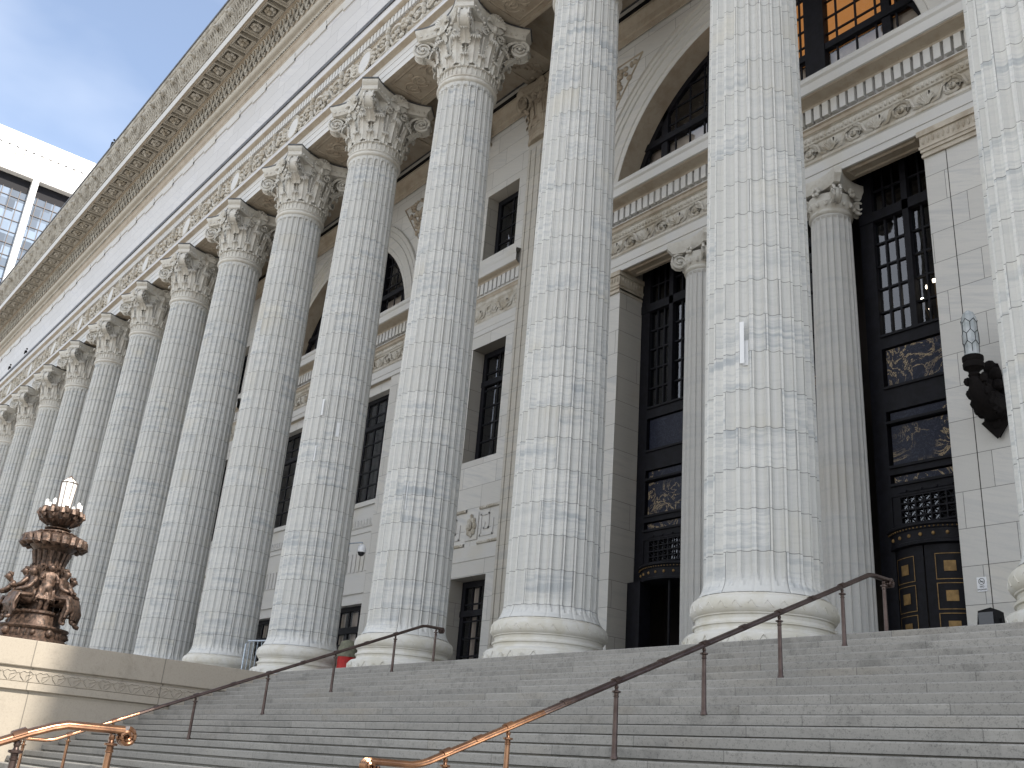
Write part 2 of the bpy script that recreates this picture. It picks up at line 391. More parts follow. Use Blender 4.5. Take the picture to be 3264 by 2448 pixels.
def capital_bm():
    mb = MB()
    A, C = 1.40, .37
    # astragal and neck
    mb.lathe([(0,16.02),(.79,16.02),(.80,16.04),(.84,16.05),(.862,16.09),(.862,16.13),(.84,16.17),(.815,16.175),(.815,16.20),(.835,16.205),(.845,16.225),(.835,16.25),(.80,16.26),
              (.80,16.42),(.81,16.6),(.83,16.9),(.86,17.2),(.92,17.6),(1.0,17.85),(1.04,17.90),(1.04,17.94),(.9,17.97)], 48)
    for i in range(36):
        a = 2*pi*i/36
        mb.tube([(.815*cos(a), .815*sin(a), 16.27), (.825*cos(a), .825*sin(a), 16.50)], .016, 4)
    mb.lathe([(.80,16.50),(.85,16.51),(.86,16.53),(.83,16.56)], 48)
    for i in range(24):
        a = 2*pi*(i+.5)/24; mb.ball((.855*cos(a), .855*sin(a), 16.53), .045, .045, .06, 6, 4)
    for i in range(12): leaf(mb, 2*pi*(i+.5)/12, .83, 16.52, .90, 16.84, .27, .12)
    for i in range(12):
        leaf(mb, 2*pi*i/12, .85, 16.60, 1.00, 17.36, .36, .18)
        a = 2*pi*(i+.5)/12
        mb.tube([(.86*cos(a), .86*sin(a), 16.85), (.90*cos(a), .90*sin(a), 17.2), (.97*cos(a), .97*sin(a), 17.5)], [.02,.028,.04], 5)
    # abacus: concave sides, cut corners
    def outline(a, c, n=12, hollow=.34):
        pts = []
        for q in range(4):
            ca, sa = cos(q*pi/2), sin(q*pi/2)
            for i in range(n+1):
                t = i/n; x = -(a-c) + 2*(a-c)*t; y = -a + hollow*(1 - (2*t-1)**2)
                pts.append((x*ca - y*sa, x*sa + y*ca))
        return pts
    lv = [(.90, 17.92), (.91, 17.95), (.925, 17.96), (.93, 18.10), (.95, 18.12), (.97, 18.17), (.985, 18.20), (.985, 18.27)]
    rings = []
    for s_, z in lv:
        o = outline(A, C)
        rings.append([(x*s_, y*s_, z) for x, y in o])
    m = len(rings[0]); vs = [p for r_ in rings for p in r_]
    fs = [(j*m+i, j*m+(i+1) % m, (j+1)*m+(i+1) % m, (j+1)*m+i) for j in range(len(lv)-1) for i in range(m)]
    fs.append(tuple(range(m-1, -1, -1))); fs.append(tuple((len(lv)-1)*m+i for i in range(m)))
    mb.add(vs, fs)
    for (x, y), (x2, y2) in zip(outline(A*.93, C), outline(A*.93, C)[1:]):
        if abs(x-x2)+abs(y-y2) < .3: mb.ball(((x+x2)/2*1.0, (y+y2)/2, 18.03), .04, .04, .045, 5, 4)
    # corner volutes
    for q in range(4):
        d = pi/4 + q*pi/2
        rad = Vector((cos(d), sin(d), 0)); tan = Vector((-sin(d), cos(d), 0))
        def P(r, z, t=0): return tuple(rad*r + tan*t + Vector((0, 0, z)))
        c_r, c_z, VR = 1.42, 17.65, .30
        for side in (-1, 1):
            t0 = side*.13
            pts = spiral(c_r, c_z, VR-.02, 2.3, 34, a0=pi*.62, sgn=-1)
            mb.tube([P(a, b, t0 + side*.05*(i/34)) for i, (a, b) in enumerate(pts)], [.042*(1-.5*i/34) for i in range(35)], 5)
            mb.ball(P(c_r, c_z, t0+side*.04), .05, .05, .05, 6, 4)
            # stalk sweeping up from the bell to the volute
            s2 = [(.86, 17.05), (.90, 17.35), (.98, 17.6), (1.10, 17.82), (1.25, 17.91), (1.35, 17.92)]
            mb.tube([P(a, b, t0*(1.5 - .1*i)) for i, (a, b) in enumerate(s2)], [.04,.05,.055,.055,.05,.045], 5)
        # disc between the two spirals
        n = 22; ring = [(c_r + (VR-.05)*cos(2*pi*i/n), c_z + (VR-.05)*sin(2*pi*i/n)) for i in range(n)]
        vs = [P(a, b, -.12) for a, b in ring] + [P(a, b, .12) for a, b in ring]
        mb.add(vs, [(i, (i+1) % n, n+(i+1) % n, n+i) for i in range(n)] + [tuple(range(n)), tuple(n+i for i in range(n-1, -1, -1))])
        # web between stalks, leaf beneath the volute and mask on the corner
        leaf(mb, d, 1.0, 17.15, 1.30, 17.42, .34, .12, 5)
        for k in range(5):
            mb.ball(P(1.46, 17.95+.05*k, (-.10+.05*k) if k % 2 else (.10-.04*k)), .05, .05, .07, 5, 4)
        mb.ball(P(1.52, 17.80), .10, .10, .13, 7, 5); mb.ball(P(1.50, 18.12), .09, .13, .07, 7, 5)
        mb.tube([P(1.50, 18.02, -.16), P(1.55, 17.95, 0), P(1.50, 18.02, .16)], .035, 5)
        for side in (-1, 1):
            mb.tube([P(1.44, 17.98, side*.15), P(1.52, 17.75, side*.13), P(1.46, 17.52, side*.10), P(1.36, 17.38, side*.05)], [.03,.04,.035,.02], 5)
        # middle of each side: shell fleuron, small helices, stem
        m_ = q*pi/2
        rad2 = Vector((cos(m_), sin(m_), 0)); tan2 = Vector((-sin(m_), cos(m_), 0))
        def Q(t, z, r=1.04): return tuple(rad2*r + tan2*t + Vector((0, 0, z)))
        for k in range(11):
            a = pi*(k+.0)/10 - .0
            mb.tube([Q(.04*cos(a), 18.0), Q(.19*cos(a), 18.0+.17*sin(a), 1.15), Q(.31*cos(a), 18.0+.28*sin(a), 1.14)], [.02,.04,.055], 5)
        n = 14
        mb.add([Q(.32*cos(pi*2*i/n), 18.00+.29*sin(pi*2*i/n), 1.08) for i in range(n)] + [Q(0, 18.02, 1.06)], [(i, (i+1) % n, n) for i in range(n)])
        mb.ball(Q(0, 17.84, 1.08), .08, .08, .12, 6, 5)
        leaf(mb, m_, .93, 17.45, 1.02, 17.74, .26, .07, 4)
        for side in (-1, 1):
            mb.tube([Q(a, b, 1.02) for a, b in spiral(side*.26, 17.66, .12, 1.6, 20, a0=pi/2, sgn=-side)], [.030*(1-.4*i/20) for i in range(21)], 5)
            mb.tube([Q(a, b, .98) for a, b in spiral(side*.50, 17.52, .10, 1.6, 18, a0=pi/2, sgn=side)], .022, 5)
            mb.tube([Q(side*.36, 17.1, .84), Q(side*.40, 17.4, .92), Q(side*.30, 17.74, 1.0), Q(side*.18, 17.78, 1.03)], [.03,.045,.045,.03], 5)
            mb.ball(Q(side*.33, 17.90, 1.0), .06, .06, .05, 5, 4)
    return mb

def capital_flash(mb):
    A, C, n = 1.40, .37, 12
    pts = []
    for q in range(4):
        ca, sa = cos(q*pi/2), sin(q*pi/2)
        for i in range(n+1):
            t = i/n; x = -(A-C) + 2*(A-C)*t; y = -A + .34*(1 - (2*t-1)**2)
            pts.append((x*ca - y*sa, x*sa + y*ca))
    m = len(pts); vs = [(x, y, 18.27) for x, y in pts] + [(x*1.005, y*1.005, 18.315) for x, y in pts]
    mb.add(vs, [(i, (i+1) % m, m+(i+1) % m, m+i) for i in range(m)] + [tuple(range(m-1, -1, -1)), tuple(m+i for i in range(m))])
def shaft_bm():
    mb = MB()
    NF = 24
    offs = [-.5, -.37, -.355, -.31, -.20, -.07, .07, .20, .31, .355, .37]  # angle in flutes from flute centre; fillet around +-.5
    prof = {-.5: -.006, -.37: 0, -.355: -.004}
    def depth(u, t):
        au = abs(u)
        if au >= .37: return -.008 if au > .49 else 0
        if au >= .35: return .0
        return t * sqrt(max(0, 1-(u/.34)**2)) if au < .34 else 0
    zs = [.93,.97,1.03,1.10,1.14,1.18,1.22,1.28,1.36] + [1.5 + i*(15.6-1.5)/14 for i in range(15)] + [15.75,15.82,15.87,15.91,15.94,15.97,16.03]
    def rad(z):
        t = max(0, min(1, (z-1.1)/15.0)); r = .912 - .128*(.35*t + .65*t*t)
        if z < 1.2: r += .10*((1.2-z)/.27)**2
        if z > 15.85: r += .02*((z-15.85)/.18)**2
        return r
    m = NF*len(offs); vs = []
    for z in zs:
        if z < 1.5: e = max(0, (z-1.08)/.18)
        else: e = max(0, (15.94-z)/.14)
        e = min(1, e)
        for i in range(NF):
            for o in offs:
                # round flute ends: the flute narrows to a tip
                lim = .34*sqrt(max(0, 1-(1-e)**2)) if e < 1 else .34
                d = 0
                if abs(o) < lim and lim > .02: d = .078*sqrt(max(0, 1-(o/lim)**2)) * (.5+.5*e)
                if abs(o) > .45: d = .014
                if .345 < abs(o) < .36: d = .013*e
                a = 2*pi*(i+.5+o)/NF; r = rad(z) - d
                vs.append((r*cos(a), r*sin(a), z))
    fs = [(j*m+i, j*m+(i+1) % m, (j+1)*m+(i+1) % m, (j+1)*m+i) for j in range(len(zs)-1) for i in range(m)]
    mb.add(vs, fs); return mb

def base_bm():
    mb = MB()
    mb.lathe([(0,0),(1.10,0),(1.15,.025),(1.20,.07),(1.225,.14),(1.228,.22),(1.215,.31),(1.17,.355),(1.10,.375),(1.065,.385),(1.045,.42),(1.05,.465),(1.078,.475),(1.08,.505),
              (1.05,.512),(1.03,.55),(1.035,.60),(1.06,.612),(1.062,.63),(1.09,.65),(1.113,.70),(1.118,.76),(1.108,.83),(1.08,.875),(1.03,.89),(1.03,.915),(1.0,.925),(.98,.94),(.5,.95)], 72)
    n = 17
    for i in range(n):
        a = 2*pi*i/n
        def S(du, z, pr=0.0):
            r = 1.226 + pr; aa = a + du/1.226
            return (r*cos(aa), r*sin(aa), z)
        for k in range(7):
            th = pi*(.12 + .76*k/6)
            mb.tube([S(.015*cos(th), .10+.01), S(.06*cos(th), .12+.07*sin(th), .006), S(.105*cos(th), .13+.125*sin(th), .002)], [.008,.014,.010], 4)
        h = pi/n*1.226
        mb.tube([S(0, .085), S(.09, .075, .002), S(.14, .16, .002), S(h-.02, .27, .002), S(h, .29)], .010, 4)
        mb.tube([S(0, .085), S(-.09, .075, .002), S(-.14, .16, .002), S(-h+.02, .27, .002), S(-h, .29)], .010, 4)
    for i in range(30):      # carving on the upper torus
        a = 2*pi*i/30; mb.tube([(1.112*cos(a+u_), 1.112*sin(a+u_), .74+.05*sin(k_*1.6)) for k_, u_ in enumerate((-.07,-.03,.01,.05))], .010, 4)
    return mb

capM = capital_bm(); shaftM = shaft_bm(); baseM = base_bm()
ORD = ['rightmost giant fluted marble column, cut by the right edge of the photo',
 'widest giant fluted marble column, in front of the portal, with white patches halfway up',
 'giant fluted marble column left of the portal revolving door, its capital out of view',
 'giant fluted column whose leafy capital touches the top edge of the photo',
 'giant fluted column left of the white dome camera, with two pale repair patches',
 'giant fluted column behind the steel crowd barrier',
 'sixth giant fluted column counted from the right edge, base half hidden by the side wall',
 'seventh giant fluted column counted from the right edge, rising behind the side wall coping',
 'eighth giant fluted column counted from the right edge, capital under the fifth medallion',
 'ninth giant fluted column from the right, rising to the right of the bronze lamp',
 'tenth giant fluted column from the right, just behind the bronze lamp lantern',
 'eleventh giant fluted column from the right, just left of the bronze lamp lantern',
 'twelfth giant fluted column from the right, fourth from the left edge',
 'thirteenth giant fluted column from the right, third from the left edge',
 'fourteenth giant fluted column from the right, capital cut by the left edge of the photo',
 'fifteenth giant fluted column from the right, only its lower shaft seen at the left edge']
ORD[6] = 'giant fluted column directly left of the one behind the steel crowd barrier'
root = empty('marble_column', (0,0,0), ORD[0], 'column', 'giant Corinthian columns of the portico')
baseM.build('base', M_base, root, True, 30); shaftM.build('shaft', M_shaft, root, True, 22)
capO = capM.build('capital', M_capital, root, True, 50)
fm = MB(); capital_flash(fm); fm.build('capital_flashing', M_lead, capO)
cols = [root]
for k in range(1, 16):
    c = dup(root, (XC[k], 0, 0)); c['label'] = ORD[k]; cols.append(c)
# white repair patches set into the shafts (pale squares let into a flute)
M_patch = simple('new_white_marble', (.64,.645,.65), .5, scale=8, col2=(.60,.61,.62))
def patch(col, az, z0, z1, w, rr):
    mb = MB(); n = 5
    vs = []
    for z in (z0, z1):
        for i in range(n+1):
            a = az + (i/n-.5)*w/rr; vs.append((rr*cos(a), rr*sin(a), z))
    mb.add(vs, [(i, i+1, n+2+i, n+1+i) for i in range(n)])
    mb.build('repair_patch', M_patch, col)
def az_to(k, off):   # direction from the column towards the viewer's side, turned by off degrees
    return atan2(-12.69, 4.64-XC[k]) + R(off)
for k, off, z0, z1, w_, rr_ in ((1, -17.2, 4.62, 5.36, .075, .899), (1, -12.7, 4.60, 5.04, .15, .84), (4, -30, 7.26, 7.75, .12, .86), (4, 8, 6.66, 7.08, .12, .86), (4, -31.5, 5.9, 6.36, .12, .87), (3, -26.2, 3.76, 4.42, .11, .86)):
    patch(cols[k], az_to(k, off), z0, z1, w_, rr_)

# ---------------------------------------------------------------- the building
bld = empty('government_building', (0, 3, 0), 'long white marble government building with carved entablature, arched windows and bronze portal behind the columns', 'building')
bld.location = (0,0,0)
XL, XR = -125.0, 42.0
# architrave (fascias)
mb = MB()
mb.strip([(.87,18.34),(.87,19.4),(.5,19.4)], XL, XR)
mb.strip([(-.75,18.34),(-.75,18.56),(-.765,18.565),(-.765,18.80),(-.78,18.805),(-.78,19.02)], XL, XR)
mb.build('architrave', M_plain, bld)
mb = MB()
mb.strip([(-.78,19.02),(-.80,19.03),(-.83,19.06),(-.90,19.085),(-.945,19.11)], XL, XR)
mb.strip([(-.95,20.66),(-.98,20.67),(-1.0,20.70),(-1.05,20.72),(-1.075,20.76)], XL, XR)
mb.strip([(-.75,18.34),(-.62,18.338),(-.62,18.37),(.74,18.37),(.74,18.338),(.87,18.34)], XL, XR)
mb.strip([(-.82,20.28),(-.86,20.34),(-.86,20.66)], XL, XR)
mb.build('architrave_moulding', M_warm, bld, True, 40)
mb = MB()
mb.strip([(-.945,19.11),(-.95,19.12),(-.95,19.27),(-.82,19.275)], XL, XR)
mb.strip([(-1.075,20.76),(-1.085,20.77),(-1.085,21.05)], XL, XR)
mb.build('fillet_band', M_attic, bld)
mb = MB(); mb.strip([(-1.085,21.05),(-1.13,21.055),(-1.13,21.10),(-1.10,21.24),(-1.06,21.36),(-.84,21.40)], XL, XR)
mb.build('flashing', M_lead, bld)
# dentils
mb = MB(); x = XL
n = 0
while x < 6 and n < 700:
    n += 1; mb.box(x, x+.155, -.955, -.86, 20.345, 20.655); x += .208
mb.build('dentil_course', M_plain, bld)['kind'] = 'stuff'
# attic wall
mb = MB(); mb.strip([(-.85,21.3),(-.85,23.80)], XL, XR); mb.build('attic_wall', M_attic, bld)
mb = MB()
x = XL; i = 0
while x < 8:      # stepped carved band under the upper cornice
    i += 1
    zt = 23.62 if i % 2 else 23.76
    mb.strip([(-.85,zt),(-.90,zt+.01),(-.90,zt+.17),(-.93,24.02)], x, x+1.25); x += 1.25
mb.build('carved_band', M_plain, bld)
mb = MB()
mb.strip([(-.93,24.02),(-.93,24.16),(-.97,24.2),(-.99,24.32),(-.99,24.45),(-1.02,24.47),(-1.02,24.52)], XL, XR)
mb.strip([(-1.22,25.05),(-1.22,25.06),(-1.24,25.3),(-1.30,25.6),(-1.40,25.80),(-1.44,25.82),(-1.44,25.96)], XL, XR)
mb.strip([(-2.34,25.98),(-2.37,25.985),(-2.41,25.97)], XL, XR)
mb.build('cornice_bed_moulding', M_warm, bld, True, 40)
mb = MB(); mb.strip([(-1.03,24.64),(-1.03,24.78),(-1.06,24.80),(-1.13,24.80),(-1.20,24.83),(-1.245,24.90),(-1.25,24.99),(-1.22,25.05)], XL, XR)
mb.build('cornice_roll', M_roll, bld, True, 60)
mb = MB(); x = -110
while x < 3:
    mb.ball((x, -1.03, 24.58), .05, .05, .06, 6, 4); x += .16
mb.build('bead_course', M_fringe, bld, True)['kind'] = 'stuff'
# leaf cyma
mb = MB(); x = -112; q = 1.25/3
lf = MB()
for u in (-1, 1):
    lf.tube([(0,-1.27,25.06),(u*.11,-1.29,25.2),(u*.165,-1.31,25.45),(u*.15,-1.38,25.68),(u*.06,-1.45,25.80)], [.02,.045,.06,.055,.03], 6)
lf.ball((0,-1.33,25.42), .055,.045,.22,6,5)
while x < 4:
    mb.merge(lf, off=(x,0,0)); x += q
mb.build('leaf_course', M_fringe, bld, True)
# coffered soffit, 1.25 m modules
mb = MB()
mb.strip([(-1.44,25.96),(-1.50,25.965)], XL, XR)
mb.strip([(-2.30,25.965),(-2.34,25.98)], XL, XR)
mb.build('soffit_border', M_warm, bld)
cof = MB()
def rect_ring(mb, cx, cy, a0, b0, z0, a1, b1, z1):
    p = [(cx-a0,cy-b0,z0),(cx+a0,cy-b0,z0),(cx+a0,cy+b0,z0),(cx-a0,cy+b0,z0),(cx-a1,cy-b1,z1),(cx+a1,cy-b1,z1),(cx+a1,cy+b1,z1),(cx-a1,cy+b1,z1)]
    mb.add(p, [(0,1,5,4),(1,2,6,5),(2,3,7,6),(3,0,4,7)])
cy = -1.90
rect_ring(cof, 0, cy, .625, .40, 26.22, .50, .385, 26.22)
rect_ring(cof, 0, cy, .50, .385, 26.22, .50, .385, 25.98)
rect_ring(cof, 0, cy, .50, .385, 25.98, .43, .335, 25.98)
rect_ring(cof, 0, cy, .43, .335, 25.98, .42, .325, 26.05)
rect_ring(cof, 0, cy, .42, .325, 26.05, .33, .27, 26.06)
rect_ring(cof, 0, cy, .33, .27, 26.06, .32, .26, 26.45)
cof.quad((-.32,cy-.26,26.45),(.32,cy-.26,26.45),(.32,cy+.26,26.45),(-.32,cy+.26,26.45))
ros = MB()
for k in range(6):
    a = 2*pi*k/6; ros.ball((.17*cos(a), cy+.15*sin(a), 26.08), .10, .095, .08, 7, 5)
ros.ball((0, cy, 26.00), .085, .085, .16, 7, 5)
mc = MB(); rox = []; x = -111.25 + .3
while x < 3:
    mc.merge(cof, off=(x,0,0)); rox.append(x); x += 1.25
mc.strip([(-1.50,25.965),(-1.50,26.22)], XL, XR); mc.strip([(-2.30,26.22),(-2.30,25.965)], XL, XR)
mc.build('coffered_soffit', M_roll, bld)
ro = ros.build('rosette', M_carved, bld, True); ro.location.x = rox[0]
for x in rox[1:]:
    q = ro.copy(); COL.objects.link(q); q.location.x = x
# corona, bead, sima with leaves and lion masks, gutter
mb = MB(); mb.strip([(-2.41,25.97),(-2.42,25.98),(-2.42,26.40)], XL, XR); mb.build('corona', M_plain, bld)
mb = MB(); x = -112
mb.strip([(-2.42,26.40),(-2.40,26.41),(-2.40,26.58)], XL, XR)
while x < 2:
    mb.ball((x, -2.43, 26.50), .06, .05, .07, 5, 4); x += .15
mb.strip([(-2.40,26.58),(-2.42,26.60),(-2.44,26.80),(-2.50,27.05),(-2.60,27.30),(-2.70,27.45),(-2.74,27.50),(-2.74,27.58),(-2.78,27.60),(-2.80,27.66),(-2.82,27.74)], XL, XR)
rr_ = random.Random(3); x = -112; i = 0
while x < 2:
    i += 1
    s_ = .8 + .4*rr_.random()
    mb.tube([(x,-2.43,26.66),(x+.02,-2.47,26.9),(x,-2.56,27.15),(x-.01,-2.69,27.38*1.0)], [.03*s_,.055*s_,.05*s_,.04], 5)
    for u in (-1, 1):
        mb.tube([(x,-2.44,26.75),(x+u*.07,-2.50,26.92+.08*rr_.random()),(x+u*.09,-2.60,27.12)], [.02,.03,.03], 4)
    if i % 6 == 0:
        mb.ball((x, -2.68, 27.30), .15, .15, .17, 9, 7); mb.ball((x, -2.82, 27.25), .08, .08, .07, 7, 5)
        for u in (-1, 1): mb.ball((x+u*.11, -2.66, 27.42), .05, .05, .05, 5, 4); mb.ball((x+u*.15, -2.60, 27.22), .07, .07, .12, 5, 4)
    if i % 3 == 0: mb.ball((x+.1, -2.46, 26.72), .09, .05, .06, 6, 4)
    x += .208
mb.build('cornice_gutter_moulding', M_fringe, bld, True, 45)
mb = MB(); mb.strip([(-2.82,27.74),(-2.86,27.75),(-2.86,27.86),(-2.80,27.90),(.5,28.2),(12,28.4),(12,18)], XL, XR); mb.build('roof', M_lead, bld)

# carved frieze: medallion at every column, scrolls between
def scroll_unit(w=4.2, h=.95, seed=1):
    """relief panel centred on x, y=0 plane, sticking out to -y; z 0..h"""
    r = random.Random(seed); u = MB()
    for s_ in (-1, 1):
        for k, (cx, rr, a0) in enumerate(((.62, .36, 2.5), (1.36, .34, -.6), (1.90, .24, 2.5))):
            cz = h*.5 + (.06 if k % 2 else -.04)
            sg = 1 if k % 2 == 0 else -1
            pts = spiral(0, 0, rr, 1.7, 22, a0=a0, sgn=-sg)
            u.tube([(s_*(cx+a), -.09 - .03*sin(i*.7), cz+b) for i, (a, b) in enumerate(pts)], [.062*(1-.45*i/22) for i in range(23)], 5)
            for j in range(5):
                a = j*2*pi/5 + r.random()
                u.ball((s_*(cx+.09*cos(a)), -.13, cz+.09*sin(a)), .065, .06, .065, 6, 4)
            for j in range(9):
                a = r.random()*2*pi; q = rr*(1.0+.25*r.random())
                z_ = min(h-.03, max(.03, cz+q*sin(a)))
                u.ball((s_*(cx+q*cos(a)), -.06, z_), .05+.05*r.random(), .07, .05+.05*r.random(), 5, 4)
        for j in range(4):   # vertical leafy stem like a herm
            z_ = .10 + .22*j
            u.ball((s_*(1.0+.03*(j % 2)), -.10-.02*j, z_), .085-.006*j, .10, .14, 6, 5)
        u.ball((s_*1.0, -.17, .88), .08, .09, .09, 7, 5)
        u.tube([(s_*.25,-.06,.08),(s_*.5,-.09,.12),(s_*.8,-.08,.05),(s_*1.1,-.09,.12),(s_*1.6,-.08,.06),(s_*2.0,-.08,.12)], .05, 5)
    for k in range(5):
        u.ball((.10*cos(k*1.257), -.15, h*.5+.10*sin(k*1.257)), .09, .08, .09, 6, 5)
    u.ball((0, -.22, h*.5), .08, .08, .08, 6, 5)
    for k in (-1, 1): u.ball((k*.20, -.10, h*.80), .12, .08, .09, 6, 4); u.ball((k*.22, -.10, h*.2), .12, .08, .09, 6, 4)
    return u
su = scroll_unit()
med = MB(); fr = MB()
for i in range(28):
    a = 2*pi*i/28
    fr.ball((.44*cos(a), -.10, .48+.46*sin(a)), .05, .05, .05, 5, 4)
fr.tube([(.40*cos(2*pi*i/24), -.08, .48+.42*sin(2*pi*i/24)) for i in range(25)], .045, 5)
n = 28
med.add([(.37*cos(2*pi*i/n), -.10, .48+.39*sin(2*pi*i/n)) for i in range(n)] + [(0,-.115,.48)], [((i+1) % n, i, n) for i in range(n)])
mb = MB(); mm = MB()
mb.strip([(-.82,19.27),(-.82,20.30)], XL, XR)
for k in range(-1, 22):
    x = -5.0*k
    mb.merge(fr, off=(x,-.82,19.30))
    if k == -1: mo = med.build('medallion', M_plain, bld)
    else: mo = mo.copy(); COL.objects.link(mo)
    mo.location = (x, -.82, 19.30)
    mb.merge(su, off=(x-2.5,-.80,19.30))
mb.build('carved_frieze', M_carved, bld, True, 50)

# underside panels of the architrave between the columns
mb = MB()
for k in range(-1, 18):
    x = -5.0*k - 2.5
    for (a, b, z0, z1) in ((1.20, .60, 18.37, 18.345), (1.14,.54,18.345,18.40), (1.0,.42,18.40,18.41)):
        rect_ring(mb, x, .06, a, b, z0, a-.05, b-.05, z1)
    rr_ = random.Random(k)
    for j in range(40):
        px, py = (rr_.random()*2-1)*.95, (rr_.random()*2-1)*.38
        mb.ball((x+px, .06+py, 18.38), .06+.05*rr_.random(), .05+.05*rr_.random(), .04, 5, 4)
    for s_ in (-1, 1):
        for q_ in (.35, .78):
            mb.tube([(x+s_*q_+a, .06+b, 18.36) for a, b in spiral(0, 0, .28, 1.6, 18)], .03, 4)
mb.build('soffit_carving', M_warm, bld, True, 45)

# ceiling and cross beams
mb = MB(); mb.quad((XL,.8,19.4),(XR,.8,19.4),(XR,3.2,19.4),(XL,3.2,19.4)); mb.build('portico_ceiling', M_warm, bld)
for k in range(0, 8):
    mb = MB(); x = -5.0*k
    pr = [(-.62,19.4),(-.62,18.75),(-.66,18.72),(-.66,18.42),(-.52,18.40),(-.50,18.43),(.50,18.43),(.52,18.40),(.66,18.42),(.66,18.72),(.62,18.75),(.62,19.4)]
    m = len(pr); vs = [(x+a, .872, z) for a, z in pr] + [(x+a, YW-.002, z) for a, z in pr]
    mb.add(vs, [(j, j+1, m+j+1, m+j) for j in range(m-1)])
    rr_ = random.Random(k+50)
    for j in range(30): mb.ball((x+(rr_.random()-.5)*.85, 1.0+1.7*rr_.random(), 18.42), .08, .09, .04, 5, 4)
    mb.build('ceiling_beam', M_warm, bld, True, 30)

# ---------------------------------------------------------------- wall
def rect_wall(mb, x0, x1, z0, z1, holes, y):
    xs = sorted({x0, x1} | {h[0] for h in holes} | {h[1] for h in holes}); zs = sorted({z0, z1} | {h[2] for h in holes} | {h[3] for h in holes})
    xs = [x for x in xs if x0 <= x <= x1]; zs = [z for z in zs if z0 <= z <= z1]
    for a, b in zip(xs, xs[1:]):
        for c, d in zip(zs, zs[1:]):
            mx, mz = (a+b)/2, (c+d)/2
            if any(h[0] < mx < h[1] and h[2] < mz < h[3] for h in holes): continue
            mb.quad((a,y,c),(b,y,c),(b,y,d),(a,y,d))
def reveal(mb, x0, x1, z0, z1, y0, y1, sill=True):
    mb.quad((x0,y0,z0),(x0,y0,z1),(x0,y1,z1),(x0,y1,z0)); mb.quad((x1,y0,z1),(x1,y0,z0),(x1,y1,z0),(x1,y1,z1))
    mb.quad((x0,y0,z1),(x1,y0,z1),(x1,y1,z1),(x0,y1,z1))
    if sill: mb.quad((x0,y0,z0),(x0,y1,z0),(x1,y1,z0),(x1,y0,z0))

CB = [-7.35, -26.2, -45.05]      # arch bay centres
SB = [-16.78, -35.6]             # slot bay centres
HW = 4.08
ZC, RI, RO = 12.05, 4.43, 5.34   # arch
ZL = 13.05                       # ledge top
mw = MB()
s_arch = stone('arch_marble', 'none', base=(.60,.58,.54), vein=(.46,.465,.47), camt=.4)
holes = []
for c in CB: holes.append((c-HW, c+HW, -.1, 10.30))
SW = .78
slotwin = []
for s_ in SB:
    for (a, b) in ((0, 3.08), (6.38, 9.92), (12.95, 15.25)):
        holes.append((s_-SW, s_+SW, a, b)); slotwin.append((s_-SW, s_+SW, a, b))
rect_wall(mw, -54.5, 2.2, 0, 12.0, holes, YW)
# upper wall with arches
zs0 = 12.0
ah = [(c-RI, c+RI, 12.0, 99) for c in CB]
rect_wall(mw, -54.5, 2.2, 12.0, 18.9, [h for h in holes if h[2] > 12] + ah, YW)
for c in CB:
    n = 48; ma = MB()
    P_ = [(c + RI*cos(pi - pi*i/n), ZC + RI*sin(pi*i/n)) for i in range(n+1)]
    for (xa, za), (xb, zb) in zip(P_, P_[1:]):
        mw.quad((xa,YW,max(za,12.0)),(xb,YW,max(zb,12.0)),(xb,YW,18.9),(xa,YW,18.9))
    rv = MB(); rv.add([(c + RI*cos(pi*i/48), y_, ZC + RI*sin(pi*i/48)) for i in range(49) for y_ in (3.62, 2.885)], [(2*i, 2*i+1, 2*i+3, 2*i+2) for i in range(48)]); rv.build('arch_reveal', M_warm, bld)
    prof = [(RI, 2.885),(RI+.02,2.87),(RI+.15,2.87),(RI+.17,2.84),(RI+.20,2.86),(RI+.48,2.86),(RI+.50,2.82),(RI+.53,2.82),(RI+.54,2.86),(RI+.70,2.86),(RI+.715,2.83),(RI+.73,2.83),(RI+.74,2.85),(RI+.88,2.85),(RI+.90,2.80),(RO,2.80),(RO+.02,YW)]
    m = len(prof); vs = []
    for i in range(n+1):
        a = pi*i/n
        for r_, y_ in prof: vs.append((c + r_*cos(a), y_, ZC + r_*sin(a)))
    ma.add(vs, [(i*m+j, i*m+j+1, (i+1)*m+j+1, (i+1)*m+j) for i in range(n) for j in range(m-1)])
    ma.build('archivolt', s_arch, bld, True, 30)
    # carved spandrel panels
    for s_ in (-1, 1):
        mt = MB()
        rr_ = random.Random(int(c*10)+s_)
        V = [(c+s_*3.55, 16.95), (c+s_*5.0, 16.95), (c+s_*5.0, 14.9)]
        mt.tube([(x,YW-.01,z) for x, z in V+[V[0]]], .03, 4)
        for j in range(46):
            a, b = rr_.random(), rr_.random()
            if a+b > 1: a, b = 1-a, 1-b
            x = V[0][0]+a*(V[1][0]-V[0][0])+b*(V[2][0]-V[0][0]); z = V[0][1]+a*(V[1][1]-V[0][1])+b*(V[2][1]-V[0][1])
            mt.ball((x, YW-.02, z), .06+.05*rr_.random(), .07, .06+.06*rr_.random(), 5, 4)
        mt.build('carved_spandrel', M_warm, bld, True, 45)
mw.build('facade_wall', M_wall, bld)
